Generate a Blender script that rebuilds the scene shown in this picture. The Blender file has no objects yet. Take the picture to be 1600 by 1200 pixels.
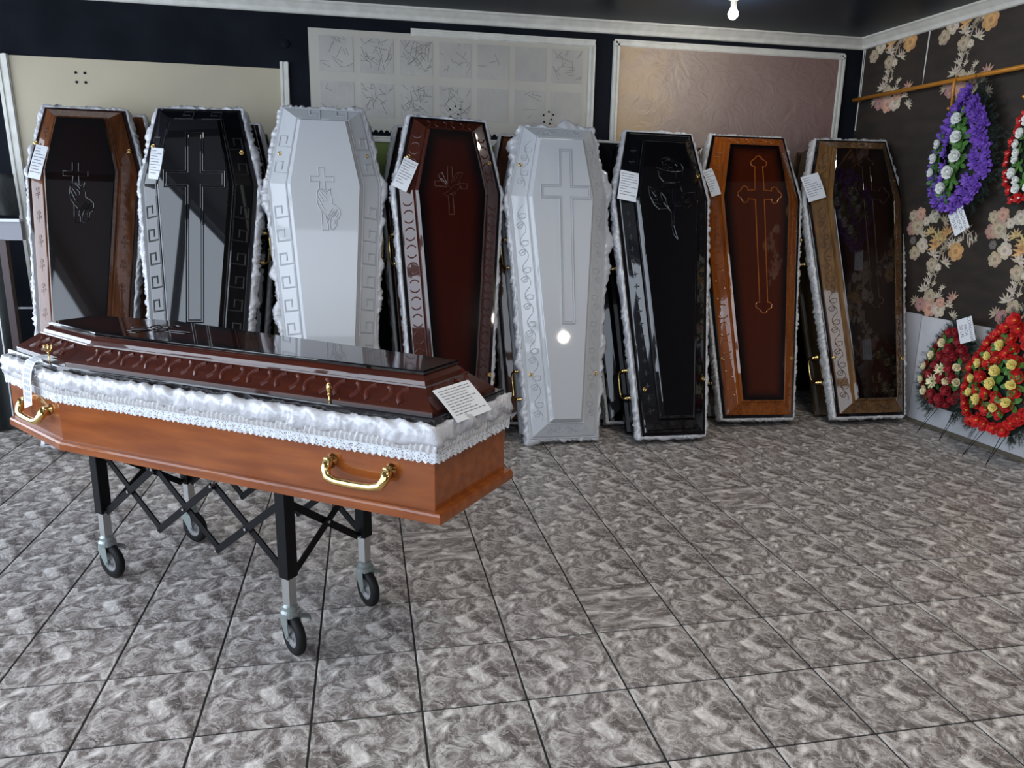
import bpy, math, random
from mathutils import Vector, Matrix, noise
from math import sin, cos, pi, radians, sqrt, atan2

SC = bpy.context.scene
COL = SC.collection
RND = random.Random(7)

# ------------------------------------------------------------------ camera
CAMP = dict(f=1163.206, loc=(-0.4711, -2.0232, 1.5152), yaw=0.19641, pitch=-0.22938, roll=0.01727)
def make_camera():
    cd = bpy.data.cameras.new('camera'); co = bpy.data.objects.new('camera', cd); COL.objects.link(co)
    cd.sensor_width = 36; cd.lens = CAMP['f'] / 1600 * 36; cd.clip_start = 0.05
    y, p, r = CAMP['yaw'], CAMP['pitch'], CAMP['roll']
    f = Vector((sin(y) * cos(p), cos(y) * cos(p), sin(p)))
    R = Vector((cos(y), -sin(y), 0)); U = R.cross(f)
    R2 = cos(r) * R + sin(r) * U; U2 = -sin(r) * R + cos(r) * U
    m = Matrix((R2, U2, -f)).transposed().to_4x4(); m.translation = Vector(CAMP['loc'])
    co.matrix_world = m
    SC.camera = co
make_camera()

# ------------------------------------------------------------------ world, light, exposure
SC.view_settings.view_transform = 'Standard'
SC.view_settings.look = 'None'
SC.view_settings.exposure = 0.5
SC.view_settings.gamma = 1.0
SC.view_settings.use_curve_mapping = False
w = bpy.data.worlds.new('world'); SC.world = w; w.use_nodes = True
w.node_tree.nodes['Background'].inputs[0].default_value = (0.62, 0.74, 1.0, 1)
w.node_tree.nodes['Background'].inputs[1].default_value = 0.5

def area(name, loc, direction, sx, sy, power, color):
    ld = bpy.data.lights.new(name, 'AREA'); ld.shape = 'RECTANGLE'; ld.size = sx; ld.size_y = sy
    ld.energy = power; ld.color = color
    o = bpy.data.objects.new(name, ld); COL.objects.link(o)
    o.location = loc
    o.rotation_euler = Vector(direction).to_track_quat('-Z', 'Y').to_euler()
    return o
# daylight behind the glazing of the shop front: left wall and the wall behind the camera
area('daylight_left_glazing', (-4.30, -0.3, 2.40), (1, 0, 0), 7.4, 4.1, 360, (0.78, 0.88, 1.0))
area('daylight_front_glazing', (-1.7, -4.72, 2.6), (0, 1, 0), 4.4, 3.6, 105, (0.80, 0.89, 1.0))
def point(name, loc, power, color, r=0.05):
    ld = bpy.data.lights.new(name, 'POINT'); ld.energy = power; ld.color = color; ld.shadow_soft_size = r
    o = bpy.data.objects.new(name, ld); COL.objects.link(o); o.location = loc
    return o
point('lamp_light_rear', (2.115, -1.507, 2.019), 22, (1.0, 0.90, 0.76), 0.06)
area('warm_fill_light', (1.6, -0.4, 4.62), (0, 0, -1), 1.6, 1.6, 62, (1.0, 0.93, 0.84))  # added warm fill for the right side, no ceiling fixture behind it

# ------------------------------------------------------------------ materials
def mat(name, col, rough=0.5, metal=0.0, coat=0.0, bump=None, spec=0.5, var=None, sheen=0.0, coatr=0.04):
    m = bpy.data.materials.new(name); m.use_nodes = True
    nt = m.node_tree; b = nt.nodes['Principled BSDF']
    b.inputs['Base Color'].default_value = (*col, 1)
    b.inputs['Roughness'].default_value = rough
    b.inputs['Metallic'].default_value = metal
    b.inputs['Coat Weight'].default_value = coat
    b.inputs['Coat Roughness'].default_value = coatr
    b.inputs['Specular IOR Level'].default_value = spec
    if sheen: b.inputs['Sheen Weight'].default_value = sheen
    tc = nt.nodes.new('ShaderNodeTexCoord')
    if var:                                   # (scale, second colour, stretch)
        sc, c2, st = var
        mp = nt.nodes.new('ShaderNodeMapping'); mp.inputs['Scale'].default_value = st
        nt.links.new(tc.outputs['Object'], mp.inputs[0])
        n = nt.nodes.new('ShaderNodeTexNoise'); n.inputs['Scale'].default_value = sc; n.inputs['Detail'].default_value = 6
        nt.links.new(mp.outputs[0], n.inputs['Vector'])
        r = nt.nodes.new('ShaderNodeValToRGB')
        r.color_ramp.elements[0].position = 0.35; r.color_ramp.elements[1].position = 0.68
        r.color_ramp.elements[0].color = (*col, 1); r.color_ramp.elements[1].color = (*c2, 1)
        nt.links.new(n.outputs['Fac'], r.inputs[0]); nt.links.new(r.outputs[0], b.inputs['Base Color'])
    if bump:
        sc, st, dist = bump
        n = nt.nodes.new('ShaderNodeTexNoise'); n.inputs['Scale'].default_value = sc; n.inputs['Detail'].default_value = 5
        nt.links.new(tc.outputs['Object'], n.inputs['Vector'])
        bp = nt.nodes.new('ShaderNodeBump'); bp.inputs['Strength'].default_value = st; bp.inputs['Distance'].default_value = dist
        nt.links.new(n.outputs['Fac'], bp.inputs['Height']); nt.links.new(bp.outputs[0], b.inputs['Normal'])
    return m

def wood(name, c1, c2, rough=0.25, coat=1.0, sc=6, coatr=0.03, spec=0.08):
    return mat(name, c1, rough, 0, coat, spec=spec, var=(sc, c2, (9, 1, 9)), coatr=coatr)

def burst(name, inner, edge, rough=0.15, coat=1.0, power=1.0, grain=None):
    """lacquer sprayed darker towards the panel edge (vertex attribute 'edge')"""
    m = bpy.data.materials.new(name); m.use_nodes = True
    nt = m.node_tree; b = nt.nodes['Principled BSDF']
    b.inputs['Roughness'].default_value = rough; b.inputs['Coat Weight'].default_value = coat
    b.inputs['Coat Roughness'].default_value = 0.03; b.inputs['Specular IOR Level'].default_value = 0.05
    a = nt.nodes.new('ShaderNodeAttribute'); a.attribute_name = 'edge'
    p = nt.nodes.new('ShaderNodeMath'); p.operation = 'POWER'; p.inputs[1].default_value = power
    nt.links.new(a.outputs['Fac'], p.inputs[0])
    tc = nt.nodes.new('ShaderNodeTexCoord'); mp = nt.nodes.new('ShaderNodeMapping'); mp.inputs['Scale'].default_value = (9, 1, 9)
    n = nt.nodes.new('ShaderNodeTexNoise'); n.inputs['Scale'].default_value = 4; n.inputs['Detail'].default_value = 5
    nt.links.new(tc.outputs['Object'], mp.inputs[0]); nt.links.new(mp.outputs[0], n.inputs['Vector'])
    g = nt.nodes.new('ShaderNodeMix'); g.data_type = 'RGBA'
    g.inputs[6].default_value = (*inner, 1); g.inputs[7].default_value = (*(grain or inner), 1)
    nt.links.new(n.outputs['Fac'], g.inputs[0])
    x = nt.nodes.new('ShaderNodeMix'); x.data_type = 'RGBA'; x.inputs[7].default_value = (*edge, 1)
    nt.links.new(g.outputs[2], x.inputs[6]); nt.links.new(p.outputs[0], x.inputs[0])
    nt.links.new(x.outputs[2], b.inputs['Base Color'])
    return m

def tile_material():
    m = bpy.data.materials.new('marbled_tile'); m.use_nodes = True
    nt = m.node_tree; b = nt.nodes['Principled BSDF']; L = nt.links.new
    uv = nt.nodes.new('ShaderNodeUVMap')
    mp = nt.nodes.new('ShaderNodeMapping'); mp.inputs['Scale'].default_value = (1.15, 1.0, 1)
    mp.inputs['Rotation'].default_value = (0, 0, 0.5)
    L(uv.outputs[0], mp.inputs[0])
    n1 = nt.nodes.new('ShaderNodeTexNoise'); n1.inputs['Scale'].default_value = 12.5; n1.inputs['Detail'].default_value = 9
    n1.inputs['Roughness'].default_value = 0.68; n1.inputs['Distortion'].default_value = 0.9
    L(mp.outputs[0], n1.inputs['Vector'])
    r1 = nt.nodes.new('ShaderNodeValToRGB'); e = r1.color_ramp.elements
    e[0].position = 0.33; e[0].color = (0.070, 0.058, 0.053, 1)
    e[1].position = 0.66; e[1].color = (0.70, 0.66, 0.62, 1)
    k = r1.color_ramp.elements.new(0.46); k.color = (0.185, 0.160, 0.147, 1)
    k = r1.color_ramp.elements.new(0.55); k.color = (0.40, 0.37, 0.345, 1)
    L(n1.outputs['Fac'], r1.inputs[0])
    # dark cracks
    n2 = nt.nodes.new('ShaderNodeTexNoise'); n2.inputs['Scale'].default_value = 7; n2.inputs['Detail'].default_value = 7
    n2.inputs['Distortion'].default_value = 2.4
    L(mp.outputs[0], n2.inputs['Vector'])
    s = nt.nodes.new('ShaderNodeMath'); s.operation = 'SUBTRACT'; s.inputs[1].default_value = 0.5
    L(n2.outputs['Fac'], s.inputs[0])
    ab = nt.nodes.new('ShaderNodeMath'); ab.operation = 'ABSOLUTE'; L(s.outputs[0], ab.inputs[0])
    r2 = nt.nodes.new('ShaderNodeValToRGB'); e = r2.color_ramp.elements
    e[0].position = 0.0; e[0].color = (0.42, 0.40, 0.38, 1); e[1].position = 0.016; e[1].color = (1, 1, 1, 1)
    L(ab.outputs[0], r2.inputs[0])
    mx = nt.nodes.new('ShaderNodeMix'); mx.data_type = 'RGBA'; mx.blend_type = 'MULTIPLY'; mx.inputs[0].default_value = 1
    L(r1.outputs[0], mx.inputs[6]); L(r2.outputs[0], mx.inputs[7])
    # pale veins
    n3 = nt.nodes.new('ShaderNodeTexNoise'); n3.inputs['Scale'].default_value = 15; n3.inputs['Detail'].default_value = 6
    n3.inputs['Distortion'].default_value = 1.8
    L(mp.outputs[0], n3.inputs['Vector'])
    s3 = nt.nodes.new('ShaderNodeMath'); s3.operation = 'SUBTRACT'; s3.inputs[1].default_value = 0.47
    L(n3.outputs['Fac'], s3.inputs[0])
    a3 = nt.nodes.new('ShaderNodeMath'); a3.operation = 'ABSOLUTE'; L(s3.outputs[0], a3.inputs[0])
    r3 = nt.nodes.new('ShaderNodeValToRGB'); e = r3.color_ramp.elements
    e[0].position = 0.0; e[0].color = (0.55, 0.55, 0.55, 1); e[1].position = 0.02; e[1].color = (0, 0, 0, 1)
    L(a3.outputs[0], r3.inputs[0])
    m2 = nt.nodes.new('ShaderNodeMix'); m2.data_type = 'RGBA'; m2.inputs[7].default_value = (0.56, 0.54, 0.52, 1)
    L(r3.outputs[0], m2.inputs[0]); L(mx.outputs[2], m2.inputs[6])
    L(m2.outputs[2], b.inputs['Base Color'])
    b.inputs['Roughness'].default_value = 0.33
    b.inputs['Specular IOR Level'].default_value = 0.4
    bp = nt.nodes.new('ShaderNodeBump'); bp.inputs['Strength'].default_value = 0.12; bp.inputs['Distance'].default_value = 0.002
    L(n1.outputs['Fac'], bp.inputs['Height']); L(bp.outputs[0], b.inputs['Normal'])
    return m

def attr_material(name, attr='tint', rough=0.7, trans=0.0):
    m = bpy.data.materials.new(name); m.use_nodes = True
    nt = m.node_tree; b = nt.nodes['Principled BSDF']
    a = nt.nodes.new('ShaderNodeAttribute'); a.attribute_name = attr
    nt.links.new(a.outputs['Color'], b.inputs['Base Color']); b.inputs['Roughness'].default_value = rough
    return m

def lace_material():
    m = bpy.data.materials.new('white_lace'); m.use_nodes = True
    nt = m.node_tree; b = nt.nodes['Principled BSDF']; L = nt.links.new
    b.inputs['Base Color'].default_value = (0.56, 0.58, 0.61, 1); b.inputs['Roughness'].default_value = 0.6
    uv = nt.nodes.new('ShaderNodeUVMap')
    v = nt.nodes.new('ShaderNodeTexVoronoi'); v.inputs['Scale'].default_value = 190
    L(uv.outputs[0], v.inputs['Vector'])
    r = nt.nodes.new('ShaderNodeValToRGB'); e = r.color_ramp.elements
    e[0].position = 0.26; e[0].color = (0.25, 0.25, 0.25, 1); e[1].position = 0.4; e[1].color = (1, 1, 1, 1)
    L(v.outputs['Distance'], r.inputs[0]); L(r.outputs[0], b.inputs['Alpha'])
    return m

def plaster_material():
    m = bpy.data.materials.new('rose_plaster'); m.use_nodes = True
    nt = m.node_tree; b = nt.nodes['Principled BSDF']; L = nt.links.new
    tc = nt.nodes.new('ShaderNodeTexCoord'); sx = nt.nodes.new('ShaderNodeSeparateXYZ'); L(tc.outputs['Object'], sx.inputs[0])
    n = nt.nodes.new('ShaderNodeTexNoise'); n.inputs['Scale'].default_value = 3.2; n.inputs['Detail'].default_value = 8; n.inputs['Distortion'].default_value = 0.8
    L(tc.outputs['Object'], n.inputs['Vector'])
    a = nt.nodes.new('ShaderNodeMath'); a.operation = 'MULTIPLY_ADD'; a.inputs[1].default_value = 0.9; L(n.outputs['Fac'], a.inputs[0]); L(sx.outputs[0], a.inputs[2])
    r = nt.nodes.new('ShaderNodeValToRGB'); e = r.color_ramp.elements
    e[0].position = 0.0; e[0].color = (0.50, 0.35, 0.20, 1); e[1].position = 1.0; e[1].color = (0.21, 0.125, 0.11, 1)
    k = r.color_ramp.elements.new(0.30); k.color = (0.36, 0.28, 0.235, 1)
    k = r.color_ramp.elements.new(0.55); k.color = (0.28, 0.20, 0.175, 1)
    mr = nt.nodes.new('ShaderNodeMapRange'); mr.inputs[1].default_value = 1.85; mr.inputs[2].default_value = 3.9
    L(a.outputs[0], mr.inputs[0]); L(mr.outputs[0], r.inputs[0])
    L(r.outputs[0], b.inputs['Base Color']); b.inputs['Roughness'].default_value = 0.42
    n2 = nt.nodes.new('ShaderNodeTexNoise'); n2.inputs['Scale'].default_value = 7; n2.inputs['Detail'].default_value = 6; n2.inputs['Distortion'].default_value = 2.0
    L(tc.outputs['Object'], n2.inputs['Vector'])
    bp = nt.nodes.new('ShaderNodeBump'); bp.inputs['Strength'].default_value = 0.7; bp.inputs['Distance'].default_value = 0.02
    L(n2.outputs['Fac'], bp.inputs['Height']); L(bp.outputs[0], b.inputs['Normal'])
    return m

M = dict(
    tile=tile_material(),
    grout=mat('dark_grout', (0.02, 0.019, 0.017), 0.9, bump=(60, 0.3, 0.002)),
    black_paint=mat('black_wall_paint', (0.005, 0.0065, 0.010), 0.8, spec=0.08, var=(3, (0.010, 0.012, 0.017), (1, 1, 1)), bump=(25, 0.15, 0.004)),
    ceiling=mat('dark_stretch_ceiling', (0.006, 0.011, 0.020), 0.4, spec=0.14, bump=(2, 0.05, 0.01)),
    hall=mat('dark_hall_paint', (0.07, 0.068, 0.066), 0.8, bump=(20, 0.1, 0.003)),
    brown_paper=mat('brown_wallpaper', (0.016, 0.0115, 0.009), 0.6, var=(5, (0.030, 0.021, 0.015), (1, 1, 3)), bump=(40, 0.2, 0.002)),
    dado=mat('white_dado_paint', (0.58, 0.59, 0.61), 0.45, var=(4, (0.5, 0.5, 0.52), (1, 1, 1)), bump=(12, 0.1, 0.004)),
    moulding=mat('white_moulding', (0.66, 0.65, 0.60), 0.5, var=(12, (0.55, 0.54, 0.49), (1, 1, 1)), bump=(30, 0.2, 0.002)),
    beige=mat('beige_panel', (0.42, 0.36, 0.25), 0.55, var=(1.6, (0.36, 0.315, 0.23), (1, 1, 1)), bump=(18, 0.08, 0.003)),
    cream=mat('cream_panel', (0.47, 0.445, 0.385), 0.5, var=(2, (0.43, 0.40, 0.35), (1, 1, 1))),
    relief=mat('relief_paper', (0.43, 0.41, 0.37), 0.4, var=(5, (0.37, 0.35, 0.325), (1, 1, 1)), bump=(26, 0.35, 0.006)),
    crease=mat('dark_crease', (0.22, 0.205, 0.18), 0.6),
    plaster=plaster_material(),
    gold=mat('gold_painted_pipe', (0.50, 0.20, 0.025), 0.35, 0.15),
    brass=mat('polished_brass', (0.75, 0.52, 0.20), 0.16, 1.0),
    chrome=mat('brushed_steel', (0.5, 0.5, 0.5), 0.28, 1.0),
    zinc=mat('zinc_caster_steel', (0.30, 0.34, 0.33), 0.38, 0.7),
    black_metal=mat('black_powder_coat', (0.004, 0.004, 0.005), 0.5, 0.0, spec=0.15, bump=(90, 0.1, 0.001)),
    rubber=mat('black_rubber', (0.008, 0.008, 0.008), 0.6, spec=0.2),
    hubm=mat('grey_wheel_hub', (0.20, 0.20, 0.20), 0.5),
    satin=mat('white_satin', (0.47, 0.47, 0.49), 0.26, 0, 0.4, coatr=0.10, bump=(55, 0.45, 0.006)),
    satin_c=mat('creased_silver_satin', (0.48, 0.475, 0.47), 0.24, 0.0, 0.5, bump=(50, 0.8, 0.012), coatr=0.15),
    ruche=mat('ruched_satin', (0.50, 0.49, 0.49), 0.35, 0, 0.2, coatr=0.2, bump=(70, 0.4, 0.006)),
    lace=lace_material(),
    paper=mat('white_card', (0.72, 0.74, 0.77), 0.5),
    ink=mat('printed_ink', (0.16, 0.16, 0.19), 0.7),
    white_lac=mat('white_lacquer', (0.44, 0.45, 0.465), 0.4, 0, 0.7, coatr=0.04, spec=0.2),
    black_lac=mat('black_lacquer', (0.002, 0.002, 0.003), 0.3, 0, 1.0, coatr=0.02, spec=0.05),
    board_black=mat('black_base_board', (0.004, 0.003, 0.004), 0.3, 0, 1.0, spec=0.05),
    carve_black=mat('matt_black_carving', (0.004, 0.004, 0.005), 0.45, 0, 0.1, spec=0.3),
    carve_red=mat('recess_toned_red', (0.060, 0.010, 0.005), 0.4, 0, 0.25, spec=0.3),  # recessed look of the raised bars put into a deep matt red
    carve_walnut=mat('groove_shaded_walnut', (0.07, 0.024, 0.010), 0.5, 0, 0.1, spec=0.3),  # darkened walnut, groove shade put into the colour of the raised lines
    carve_olive=mat('groove_shaded_olive', (0.055, 0.026, 0.009), 0.4, 0, 0.3, spec=0.3),  # shade of a cut vine put into a darker olive
    carve_white=mat('groove_shaded_white', (0.34, 0.35, 0.37), 0.4, 0, 0.3),  # greyer white that carries the shade of cut grooves in its colour
    walnut=wood('walnut_lacquer', (0.13, 0.045, 0.016), (0.065, 0.021, 0.009), sc=4),
    mahog=wood('mahogany_lacquer', (0.054, 0.0115, 0.0055), (0.034, 0.0075, 0.0045), sc=4),
    orange=wood('orange_cherry_lacquer', (0.27, 0.072, 0.007), (0.15, 0.034, 0.005), sc=4),
    cherry=wood('cherry_wood_body', (0.25, 0.068, 0.014), (0.17, 0.041, 0.009), 0.35, 0.7, sc=3, coatr=0.08),
    olive=wood('olive_walnut_lacquer', (0.16, 0.082, 0.028), (0.075, 0.036, 0.014), sc=4),
    darkbrown=wood('dark_brown_lacquer', (0.022, 0.009, 0.006), (0.014, 0.006, 0.005), sc=4),
    olivebody=wood('dark_olive_body', (0.045, 0.028, 0.012), (0.025, 0.016, 0.008), sc=4),
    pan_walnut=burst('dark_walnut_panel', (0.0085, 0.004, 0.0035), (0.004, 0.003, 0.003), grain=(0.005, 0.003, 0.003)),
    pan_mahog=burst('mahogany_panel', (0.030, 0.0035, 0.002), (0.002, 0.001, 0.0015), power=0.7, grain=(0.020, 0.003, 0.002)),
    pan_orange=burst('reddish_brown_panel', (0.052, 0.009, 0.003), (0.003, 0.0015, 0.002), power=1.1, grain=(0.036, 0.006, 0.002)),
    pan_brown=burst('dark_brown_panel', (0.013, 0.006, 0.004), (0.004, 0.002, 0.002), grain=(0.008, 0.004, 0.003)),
    wallprint=attr_material('wallpaper_print', rough=0.6),
    fir=mat('dark_fir_needles', (0.006, 0.016, 0.010), 0.7),
    leaf=mat('green_silk_leaf', (0.075, 0.21, 0.035), 0.5, var=(20, (0.045, 0.13, 0.025), (1, 1, 1))),
    purple=mat('purple_silk', (0.20, 0.085, 0.50), 0.6, var=(30, (0.10, 0.035, 0.30), (1, 1, 1))),
    red=mat('red_silk', (0.62, 0.012, 0.010), 0.6, var=(30, (0.34, 0.006, 0.006), (1, 1, 1))),
    darkred=mat('dark_red_silk', (0.30, 0.006, 0.014), 0.6, var=(30, (0.15, 0.004, 0.008), (1, 1, 1))),
    whitesilk=mat('white_silk', (0.75, 0.77, 0.74), 0.6),
    creamsilk=mat('cream_silk', (0.78, 0.70, 0.44), 0.6),
    yellowsilk=mat('pale_yellow_silk', (0.80, 0.68, 0.22), 0.6),
    yellow=mat('yellow_stamen', (0.7, 0.35, 0.03), 0.6),
    green_board=mat('olive_green_board', (0.14, 0.20, 0.03), 0.6),
    grey_rail=mat('grey_painted_rail', (0.22, 0.22, 0.25), 0.5),
    pale_edge=mat('pale_rail_edge', (0.6, 0.62, 0.66), 0.4),
    dark_cloth=mat('dark_hanging_cloth', (0.010, 0.013, 0.013), 0.85, bump=(30, 0.4, 0.01)),
    maroon=mat('dark_maroon_post', (0.03, 0.010, 0.012), 0.4),
    silver_strip=mat('pale_metal_strip', (0.45, 0.45, 0.46), 0.35, 0.4),
    lampglass=None,
)
mm = bpy.data.materials.new('lit_lamp_glass'); mm.use_nodes = True
_b = mm.node_tree.nodes['Principled BSDF']; _b.inputs['Emission Color'].default_value = (1, 0.97, 0.92, 1); _b.inputs['Emission Strength'].default_value = 14
M['lampglass'] = mm

# ------------------------------------------------------------------ mesh helpers
class MB:
    def __init__(s): s.v = []; s.f = []; s.m = []; s.uv = {}; s.col = None
    def add(s, vs, fs, mi=0):
        o = len(s.v); s.v += [tuple(v) for v in vs]
        s.f += [tuple(i + o for i in f) for f in fs]; s.m += [mi] * len(fs)
        return o
    def box(s, c, size, rot=None, mi=0):
        a, b, d = [x / 2 for x in size]
        vs = [Vector((x, y, z)) for x in (-a, a) for y in (-b, b) for z in (-d, d)]
        if rot is not None: vs = [rot @ v for v in vs]
        vs = [v + Vector(c) for v in vs]
        s.add(vs, [(0, 1, 3, 2), (4, 6, 7, 5), (0, 4, 5, 1), (2, 3, 7, 6), (0, 2, 6, 4), (1, 5, 7, 3)], mi)
    def bar(s, p, q, wd, th, up=(0, 0, 1), mi=0):
        p, q = Vector(p), Vector(q); d = (q - p); L = d.length; d.normalize()
        u = Vector(up); x = d.cross(u)
        if x.length < 1e-4: x = d.cross(Vector((1, 0, 0)))
        x.normalize(); z = x.cross(d)
        s.box((p + q) / 2, (L, wd, th), Matrix((d, x, z)).transposed(), mi)
    def tube(s, pts, r, seg=8, closed=False, mi=0, caps=True):
        pts = [Vector(p) for p in pts]; n = len(pts); rr = r if isinstance(r, (list, tuple)) else [r] * n
        prev = None; rings = []
        for i, p in enumerate(pts):
            if closed: t = pts[(i + 1) % n] - pts[i - 1]
            else: t = pts[min(i + 1, n - 1)] - pts[max(i - 1, 0)]
            t.normalize()
            if prev is None:
                a = t.cross(Vector((0, 0, 1)))
                if a.length < 0.1: a = t.cross(Vector((1, 0, 0)))
            else: a = prev - t * prev.dot(t)
            a.normalize(); prev = a; b = t.cross(a)
            rings.append([p + (a * cos(2 * pi * k / seg) + b * sin(2 * pi * k / seg)) * rr[i] for k in range(seg)])
        fs = []; m = n if closed else n - 1
        for i in range(m):
            j = (i + 1) % n
            for k in range(seg):
                k2 = (k + 1) % seg
                fs.append((i * seg + k, i * seg + k2, j * seg + k2, j * seg + k))
        if caps and not closed:
            fs.append(tuple(range(seg))[::-1]); fs.append(tuple((n - 1) * seg + k for k in range(seg)))
        s.add([v for r_ in rings for v in r_], fs, mi)
    def lathe(s, prof, seg=20, mat4=None, mi=0):
        vs = []; fs = []
        for (r, z) in prof:
            for k in range(seg): vs.append(Vector((r * cos(2 * pi * k / seg), r * sin(2 * pi * k / seg), z)))
        for i in range(len(prof) - 1):
            for k in range(seg):
                k2 = (k + 1) % seg
                fs.append((i * seg + k, i * seg + k2, (i + 1) * seg + k2, (i + 1) * seg + k))
        if mat4 is not None: vs = [mat4 @ v for v in vs]
        s.add(vs, fs, mi)
    def rings(s, rs, cap_top=True, cap_bot=True, mi=0, mis=None):
        n = len(rs[0]); o = s.add([p for r in rs for p in r], [])
        for i in range(len(rs) - 1):
            for k in range(n):
                k2 = (k + 1) % n
                s.f.append((o + i * n + k, o + i * n + k2, o + (i + 1) * n + k2, o + (i + 1) * n + k)); s.m.append(mis[i] if mis else mi)
        if cap_top: s.f.append(tuple(o + (len(rs) - 1) * n + k for k in range(n))); s.m.append(mis[-1] if mis else mi)
        if cap_bot: s.f.append(tuple(o + k for k in range(n))[::-1]); s.m.append(mis[0] if mis else mi)
    def mesh(s, name, mats, smooth=False, uv=None):
        me = bpy.data.meshes.new(name); me.from_pydata(s.v, [], s.f)
        for m in (mats if isinstance(mats, (list, tuple)) else [mats]): me.materials.append(m)
        me.polygons.foreach_set('material_index', s.m)
        if smooth: me.polygons.foreach_set('use_smooth', [True] * len(s.f))
        if uv is not None:
            l = me.uv_layers.new(name='UVMap')
            vi = [0] * len(me.loops); me.loops.foreach_get('vertex_index', vi)
            l.data.foreach_set('uv', [c for i in vi for c in uv[i]])
        me.update(); return me
    def obj(s, name, mats, parent=None, smooth=False, uv=None, bevel=0):
        return link(name, s.mesh(name, mats, smooth, uv), parent, bevel)

def link(name, data, parent=None, bevel=0, mtx=None):
    o = bpy.data.objects.new(name, data); COL.objects.link(o)
    if parent is not None: o.parent = parent
    if mtx is not None: o.matrix_local = mtx
    if bevel:
        b = o.modifiers.new('bevel', 'BEVEL'); b.width = bevel; b.segments = 2; b.limit_method = 'ANGLE'; b.angle_limit = radians(40)
    return o
def tag(o, label=None, cat=None, group=None, kind=None):
    if label: o['label'] = label
    if cat: o['category'] = cat
    if group: o['group'] = group
    if kind: o['kind'] = kind
    return o
def empty(name, mtx=None, loc=None):
    o = bpy.data.objects.new(name, None); COL.objects.link(o); o.empty_display_size = 0.1
    if mtx is not None: o.matrix_world = mtx
    if loc is not None: o.location = loc
    return o
def bead(polys, r, h=None, closed=False):
    """raised rounded ribbons on the local XY plane"""
    h = h if h is not None else r * 0.7
    mb = MB()
    for P in polys:
        P = [Vector((a[0], a[1])) for a in P]; cl = closed or (P[0] - P[-1]).length < 1e-5
        if cl and (P[0] - P[-1]).length < 1e-5: P = P[:-1]
        n = len(P); vs = []
        for i in range(n):
            a = (P[i] - P[i - 1]) if (i > 0 or cl) else (P[1] - P[0])
            b = (P[(i + 1) % n] - P[i]) if (i < n - 1 or cl) else (P[-1] - P[-2])
            if a.length < 1e-9: a = b
            if b.length < 1e-9: b = a
            a.normalize(); b.normalize()
            na = Vector((-a.y, a.x)); nb = Vector((-b.y, b.x)); m = na + nb
            if m.length < 0.3: m = na
            m.normalize(); k = 1 / max(0.5, m.dot(na))
            for q in range(5):
                an = pi * q / 4
                vs.append((P[i].x + m.x * cos(an) * r * k, P[i].y + m.y * cos(an) * r * k, sin(an) * h - 0.0004))
        fs = []
        for i in range(n if cl else n - 1):
            j = (i + 1) % n
            for q in range(4): fs.append((i * 5 + q, j * 5 + q, j * 5 + q + 1, i * 5 + q + 1))
        if not cl:
            fs.append((0, 1, 2, 3, 4)); fs.append(tuple((n - 1) * 5 + q for q in range(5))[::-1])
        mb.add(vs, fs)
    return mb

def arc(cx, cy, r, a0, a1, n=8, ry=None):
    ry = ry or r
    return [(cx + r * cos(radians(a0 + (a1 - a0) * i / n)), cy + ry * sin(radians(a0 + (a1 - a0) * i / n))) for i in range(n + 1)]

# ------------------------------------------------------------------ room shell
T = 0.333
YB = 3.79                                     # back wall
WX0, WY0, WS = 3.585, 2.80, 0.055             # right wall line  X = WX0 - WS*(Y-WY0)
def wallx(y): return WX0 - WS * (y - WY0)
XL, YF, HC, HH = -4.2, -4.6, 2.9, 4.7

def clip(poly, a, b, c):                      # keep a*x+b*y<=c
    out = []
    for i in range(len(poly)):
        p, q = poly[i - 1], poly[i]
        dp, dq = a * p[0] + b * p[1] - c, a * q[0] + b * q[1] - c
        if (dp < 0) != (dq < 0):
            t = dp / (dp - dq); out.append((p[0] + (q[0] - p[0]) * t, p[1] + (q[1] - p[1]) * t))
        if dq <= 0: out.append(q)
    return out

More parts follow.
